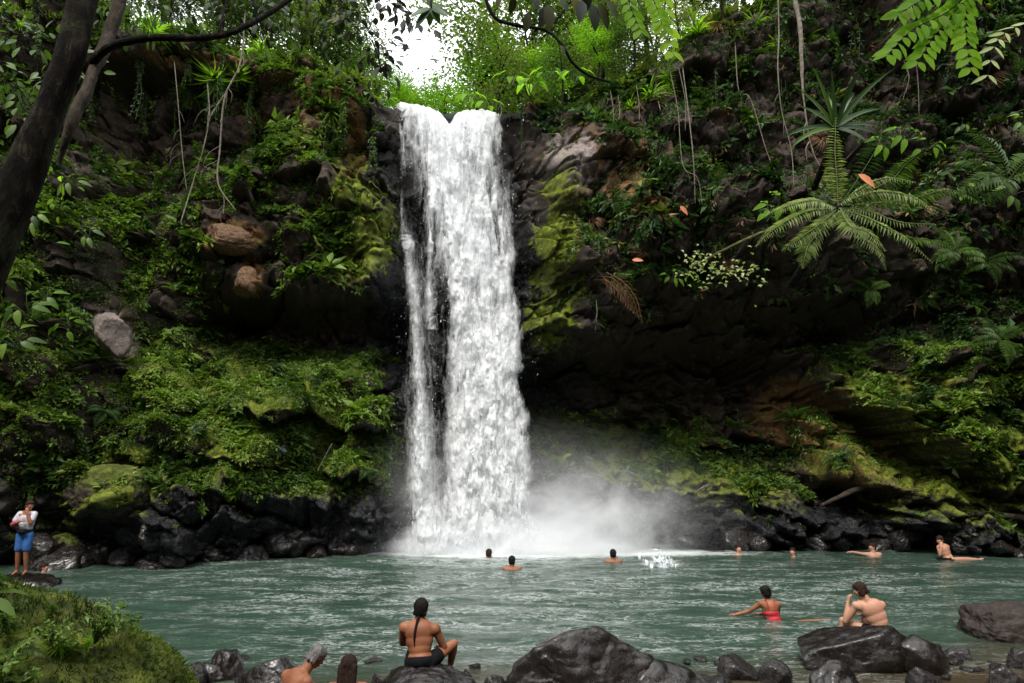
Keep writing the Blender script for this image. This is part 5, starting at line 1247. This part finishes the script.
    for sx_ in (-1, 1):
        e = Acc(); v, f = ell(H(sx_ * .031, .079, .004), (.012, .010, .009), Rh); e.add(v, t=f); e.build('eye', EYEW, t)
        e = Acc(); v, f = ell(H(sx_ * .031, .088, .004), (.0055, .003, .0055), Rh); e.add(v, t=f); e.build('pupil', HB, t)
    e = Acc(); v, f = ell(H(0, .094, -.058), (.021, .006, .006), Rh); e.add(v, t=f); e.build('mouth', LIP, t)
    HP = [('e', H(0, -.022, .03), (.089, .092, .098), Rh), ('e', H(0, -.045, -.005), (.078, .064, .09), Rh), ('e', H(0, .02, .062), (.072, .07, .056), Rh)]
    if hairkind == 'short': HP += [('c', H(-.05, -.05, -.05), H(.05, -.05, -.05), .035, .035)]
    if hairkind == 'bun': HP += [('e', H(0, -.09, .06), (.04, .04, .04), Rh)]
    if hairkind == 'long':
        for q in (-.06, -.03, 0, .03, .06): HP += [('c', H(q, -.06, .0), H(q * 1.25, -.08 + rng.normal(0, .01), -.24), .042, .03)]
    if hairkind == 'shag':
        for q in range(14): a = rng.uniform(0, 6.28); HP += [('c', H(math.cos(a) * .06, -.03 + math.sin(a) * .05, .03), H(math.cos(a) * .085, -.03 + math.sin(a) * .08, -.07), .028, .015)]
    h = blob('hair', HP, hair, t, .008, 2)
    co = np.empty(len(h.data.vertices) * 3, np.float32); h.data.vertices.foreach_get('co', co); co = co.reshape(-1, 3)
    dv_ = nrm(co - hc); co = co + dv_ * (fbm(co * np.array([70, 70, 18]), 3, 9) * .008)[:, None]; h.data.vertices.foreach_set('co', co.ravel()); h.data.update()
    if shorts is not None:
        S = [('e', mid('pelvis', 'waist', .1), (.170, .130, .105), Rp), ('c', J['hipL'], J['hipR'], .105, .105)]
        for s in 'LR': S += [('c', J['hip' + s], mid('hip' + s, 'kn' + s, shorts[1]), .103, .092)]
        blob('shorts', S, shorts[0], t, .012, 3)
    if top is not None:
        S = [('e', mid('chest', 'neck', .0), (.182 * k, .122, .15), Rt), ('e', mid('waist', 'chest', .5), (.170 * k, .120, .15), Rt), ('e', J['waist'], (.155, .118, .13), Rt)]
        for s in 'LR': S += [('c', J['neck'] - nrm(sp) * .06, J['sh' + s], .056, .07), ('c', J['sh' + s], mid('sh' + s, 'el' + s, .6), .07, .066)]
        blob('shirt', S, top, t, .012, 3)
    return t, H
# 1 seated man with the long thin ponytail
JA = dict(pelvis=(0, 0, .11), waist=(-.01, .02, .27), chest=(-.025, .05, .44), neck=(-.03, .07, .575), head=(-.015, .095, .695), shL=(-.205, .05, .485), shR=(.165, .07, .465), elL=(-.25, .22, .27), wrL=(-.12, .42, .25),
          elR=(.26, .15, .25), wrR=(.20, .36, .2), hipL=(-.09, .02, .1), hipR=(.09, .02, .1), knL=(-.14, .46, .22), anL=(-.1, .62, -.1), toL=(-.1, .8, -.14), knR=(.37, .3, .24), anR=(.32, .40, -.06), toR=(.3, .55, -.1))
seat = P(420, 672, 8.6)
pa, H = person('shirtless tanned man with a thin ponytail sitting on the grey seat boulder, back turned', seat, JA, (0.05, 1, .1), SK1, HB, 'short', shorts=(CB, .35), voxel=.009)
e = Acc(); tube(e, [(-.03, -.0, .63), (-.045, -.045, .56), (-.06, -.075, .47), (-.065, -.08, .38), (-.06, -.075, .30)], [.02, .014, .013, .011, .004], 7, n=24, rough=.15); e.build('ponytail', HB, pa)
# 2 crouching bather at bottom
JB = dict(pelvis=(-.18, -.1, -.1), waist=(-.16, -.06, .08), chest=(-.10, .02, .24), neck=(-.02, .08, .36), head=(.09, .15, .47), shL=(-.22, .12, .28), shR=(.05, -.08, .27), elL=(-.2, .32, .1), wrL=(.05, .4, .05), elR=(.18, .1, .08), wrR=(.2, .32, .05),
          hipL=(-.24, .0, -.1), hipR=(-.1, -.1, -.1), knL=(-.1, .42, .02), anL=(-.05, .4, -.3), toL=(.05, .5, -.34), knR=(.18, .3, .0), anR=(.15, .3, -.3), toR=(.25, .4, -.34))
person('bather with wet grey hair crouching forward at the near shore', P(304, 677, 8.0) * np.array([1, 1, 0]) + np.array([0, 0, .14]), JB, (.7, .6, -.6), SK1, HG, 'shag', shorts=(CB, .5))
# 3 brown haired head at bottom
JC = dict(pelvis=(0, 0, -.1), waist=(0, .02, .08), chest=(0, .05, .26), neck=(0, .06, .41), head=(0, .09, .53), shL=(-.17, .05, .33), shR=(.17, .05, .33), elL=(-.22, .22, .12), wrL=(-.1, .42, .1), elR=(.22, .22, .12), wrR=(.1, .42, .1),
          hipL=(-.1, 0, -.1), hipR=(.1, 0, -.1), knL=(-.14, .4, .08), anL=(-.12, .5, -.25), toL=(-.12, .65, -.3), knR=(.14, .4, .08), anR=(.12, .5, -.25), toR=(.12, .65, -.3))
person('bather with long brown hair low at the bottom edge, seen from behind', P(347, 672, 7.7) * np.array([1, 1, 1]) + np.array([0, 0, -.50]), JC, (0, 1, -.1), SK1, HR, 'long', shorts=(CB, .3), female=True)
# 4 woman in red
JD = dict(pelvis=(.1, 0, -.14), waist=(.04, .02, .0), chest=(.01, .03, .17), neck=(-.01, .04, .31), head=(-.045, .07, .43), shL=(-.15, .04, .25), shR=(.15, .03, .24), elL=(-.33, .16, .09), wrL=(-.56, .2, .03), hdL=(-1, .1, 0), elR=(.2, .2, .02), wrR=(-.05, .36, .02), hdR=(-1, .3, 0),
          hipL=(.1, .06, -.14), hipR=(.14, -.04, -.14), knL=(.5, .05, -.07), anL=(.9, .1, -.06), toL=(1.05, .12, -.06), knR=(.5, -.06, -.06), anR=(.92, -.05, -.02), toR=(1.08, -.04, -.02))
pw = G(771, 619); pd, H = person('woman in a red swimsuit half floating in the shallows, arms stretched to the left', pw, JD, (-.35, 1, .1), SK1, HB, 'bun', female=True, voxel=.010)
blob('swimsuit', [('e', (.015, .03, .10), (.150, .108, .085), None), ('e', (.05, .01, -.02), (.135, .105, .11), None), ('e', (.1, 0, -.14), (.16, .12, .1), None)], CR, pd, .012, 2)
e = Acc(); 
for sx_ in (-1, 1): tube(e, [(sx_ * .05 + .01, -.072, .16), (sx_ * .06, -.055, .24), (sx_ * .07, -.01, .315), (sx_ * .07, .08, .27)], .009, 6, n=14)
e.build('strap', CR, pd)
# 5 man with hand at face
JE = dict(pelvis=(.14, 0, .10), waist=(.12, .02, .27), chest=(.05, .04, .46), neck=(-.03, .06, .61), head=(-.09, .10, .735), shL=(-.17, .10, .50), shR=(.19, .03, .52), elL=(-.31, .2, .24), wrL=(-.24, .22, .52), hdL=(.25, .0, 1), elR=(.22, .25, .3), wrR=(.05, .4, .3),
          hipL=(.06, .03, .1), hipR=(.22, -.03, .1), knL=(-.28, .36, .22), anL=(-.3, .4, -.2), toL=(-.36, .52, -.24), knR=(.1, .42, .22), anR=(.05, .45, -.2), toR=(.0, .6, -.24))
person('shirtless man sitting behind the slanting boulder with one hand raised to his face', P(873, 641, 11.2) * np.array([1, 1, 0]), JE, (-.8, .55, -.05), SK2, HR, 'shag', shorts=(CB, .3), voxel=.010)
rock('boulder', 'sunken dark stone the man with the raised hand sits on', P(876, 641, 11.25) * np.array([1, 1, 0]) + np.array([0, .05, -.2]), (.34, .3, .27), 111, M_wet, planes=20, flat=.8)
# 6 standing man
JF = dict(pelvis=(0, 0, .93), waist=(0, .01, 1.08), chest=(.01, 0, 1.27), neck=(.01, 0, 1.44), head=(.045, -.01, 1.575), shL=(-.18, .02, 1.38), shR=(.18, -.02, 1.38), elL=(-.25, -.1, 1.15), wrL=(-.03, -.22, 1.22), hdL=(1, -.1, .25), elR=(.22, -.18, 1.18), wrR=(.13, -.2, 1.42), hdR=(-.3, .3, 1),
          hipL=(-.09, 0, .9), hipR=(.09, 0, .9), knL=(-.10, -.02, .49), anL=(-.11, .03, .08), toL=(-.11, -.12, .03), knR=(.09, -.03, .49), anR=(.10, .03, .08), toR=(.13, -.12, .03))
fp = P(20.5, 575, 15.7)
pf_, H = person('man standing in white shirt and blue shorts on the left bank, hand at mouth', fp, JF, (.8, -.5, .05), SK1, HR, 'short', shorts=(CBL, .75), top=CW, voxel=.011, scale=.95)
blob('sleeve', [('c', (-.24, -.11, 1.15), (-.06, -.215, 1.21), .05, .04)], CP_, pf_, .012, 2)
blob('waist_bag', [('e', (.0, -.03, 1.0), (.175, .15, .05), None), ('e', (.03, -.16, .99), (.09, .05, .06), None)], CB, pf_, .012, 2)
rock('boulder', 'low dark flat rock under the standing man', fp + np.array([0, .1, -.28]), (.8, .6, .31), 121, M_wet, planes=20, flat=.8)
# 7 swimmers
def off_bank(b, x, gap=.75):
    m = (abs(pxf - x) < 9) & (abs(VP[:, 2]) < .45) & (VP[:, 1] > 12)
    yb_ = float(VP[m][:, 1].min()) - gap if m.any() else 99
    if b[1] > yb_: b = b * np.array([yb_ / b[1], yb_ / b[1], 1])
    return b
def swimmer(label, x, yw, face, skin_=SK1, hair=HB, arms='down', up=0, Y=None, rz=0):
    base = G(x, yw); base = off_bank(base, x)
    J = dict(pelvis=(0, 0, -.5), waist=(0, .0, -.33), chest=(0, .02, -.14), neck=(0, .03, .02), head=(0, .05, .155), shL=(-.18, .02, -.045), shR=(.18, .02, -.045), elL=(-.28, .15, -.16), wrL=(-.3, .36, -.12), elR=(.28, .15, -.16), wrR=(.3, .36, -.12), hipL=(-.09, 0, -.5), hipR=(.09, 0, -.5))
    J['hipL'] = (-.09, 0, -.5); J['hipR'] = (.09, 0, -.5)
    if arms == 'left': J['elL'] = (-.35, .05, -.02); J['wrL'] = (-.58, .1, .02); J['hdL'] = (-1, 0, 0)
    J = {k_: np.array(v_, float) + (np.array([0, 0, up]) if not k_.startswith('hd') else 0) for k_, v_ in J.items()}
    return person(label, base, J, face, skin_, hair, 'short', legs=False, voxel=.014, rotz=rz)
swimmer('swimmer with only the head above the white water at the foot of the falls', 489, 557, (.3, 1, 0), SK1, HR, up=-.06)
swimmer('dark haired swimmer seen from behind in midstream below the falls', 512, 569, (0.1, 1, .05), SK1, HB, up=.04)
swimmer('swimmer with bare shoulders to the right of the falls, near the splash', 613.5, 562, (.1, 1, 0), SK1, HB, up=.05)
swimmer('distant swimmer by the far rocks right of the mist', 739, 547, (0, -1, .3), SK2, HR, up=0)
swimmer('distant swimmer low in the water at the far rocks, between two other far swimmers', 793, 547.5, (-.6, -.6, .5), SK2, HR, up=-.06)
swimmer('distant swimmer with one arm stretched to the left near the far bank', 873, 547, (-1, -.3, .1), SK2, HR, arms='left', up=.06)
swimmer('small swimmer in the water just right of the standing man', 43, 566, (.9, .2, .1), SK2, HR, arms='left', up=-.06)
JG = dict(pelvis=(0.04, 0, -.05), waist=(.03, .01, .1), chest=(.0, .02, .25), neck=(-.05, .02, .38), head=(-.09, .01, .49), shL=(-.16, -.04, .3), shR=(.12, .06, .3), elL=(-.24, -.18, .12), wrL=(-.2, -.2, .34), hdL=(.2, .2, 1), elR=(.2, .1, .08), wrR=(.1, -.15, .06),
          hipL=(0, -.07, -.05), hipR=(.05, .08, -.05), knL=(.42, -.1, .0), anL=(.85, -.12, -.02), toL=(.98, -.12, .02), knR=(.42, .1, -.04), anR=(.82, .1, -.05), toR=(.95, .1, -.02))
person('pale bather sitting at the far right bank with legs floating to the right', off_bank(G(944, 548), 944), JG, (-.9, -.4, .1), SK2, HR, 'short', shorts=(CB, .3), voxel=.013)
# splash
sp_ = thing('splash', 'small white splash kicked up in the middle of the pool', 'splash', G(663, 567))
acc = Acc()
for k in range(420):
    a = rng.uniform(0, 6.28); h_ = rng.exponential(.12); r = rng.normal(0, .12) * (1.2 - h_) ; s = rng.lognormal(-4.2, .5)
    c0 = np.array([math.cos(a) * abs(r) * 1.6 - h_ * .3, math.sin(a) * abs(r), min(h_, .42)])
    v, f = ell(c0, (s, s, s * rng.uniform(1, 3))) if k < 120 else (np.array([[0, 0, 1], [1, 0, 0], [-.5, .8, 0], [-.5, -.8, 0]]) * s + c0, np.array([[0, 1, 2], [0, 2, 3], [0, 3, 1], [1, 3, 2]])); acc.add(v, t=f)
acc.build('drops', M_drop, sp_)['kind'] = 'stuff'
acc = Acc()
for k in range(14):
    a = rng.uniform(0, 6.28); tube(acc, [(math.cos(a) * .1, math.sin(a) * .08, -.02), (math.cos(a) * .12 - .03, math.sin(a) * .1, .12), (math.cos(a) * .18 - .1, math.sin(a) * .12, rng.uniform(.15, .38))], [.05, .03, .004], 6, n=10, rough=.8, seed=k)
acc.build('plume', M_drop, sp_)
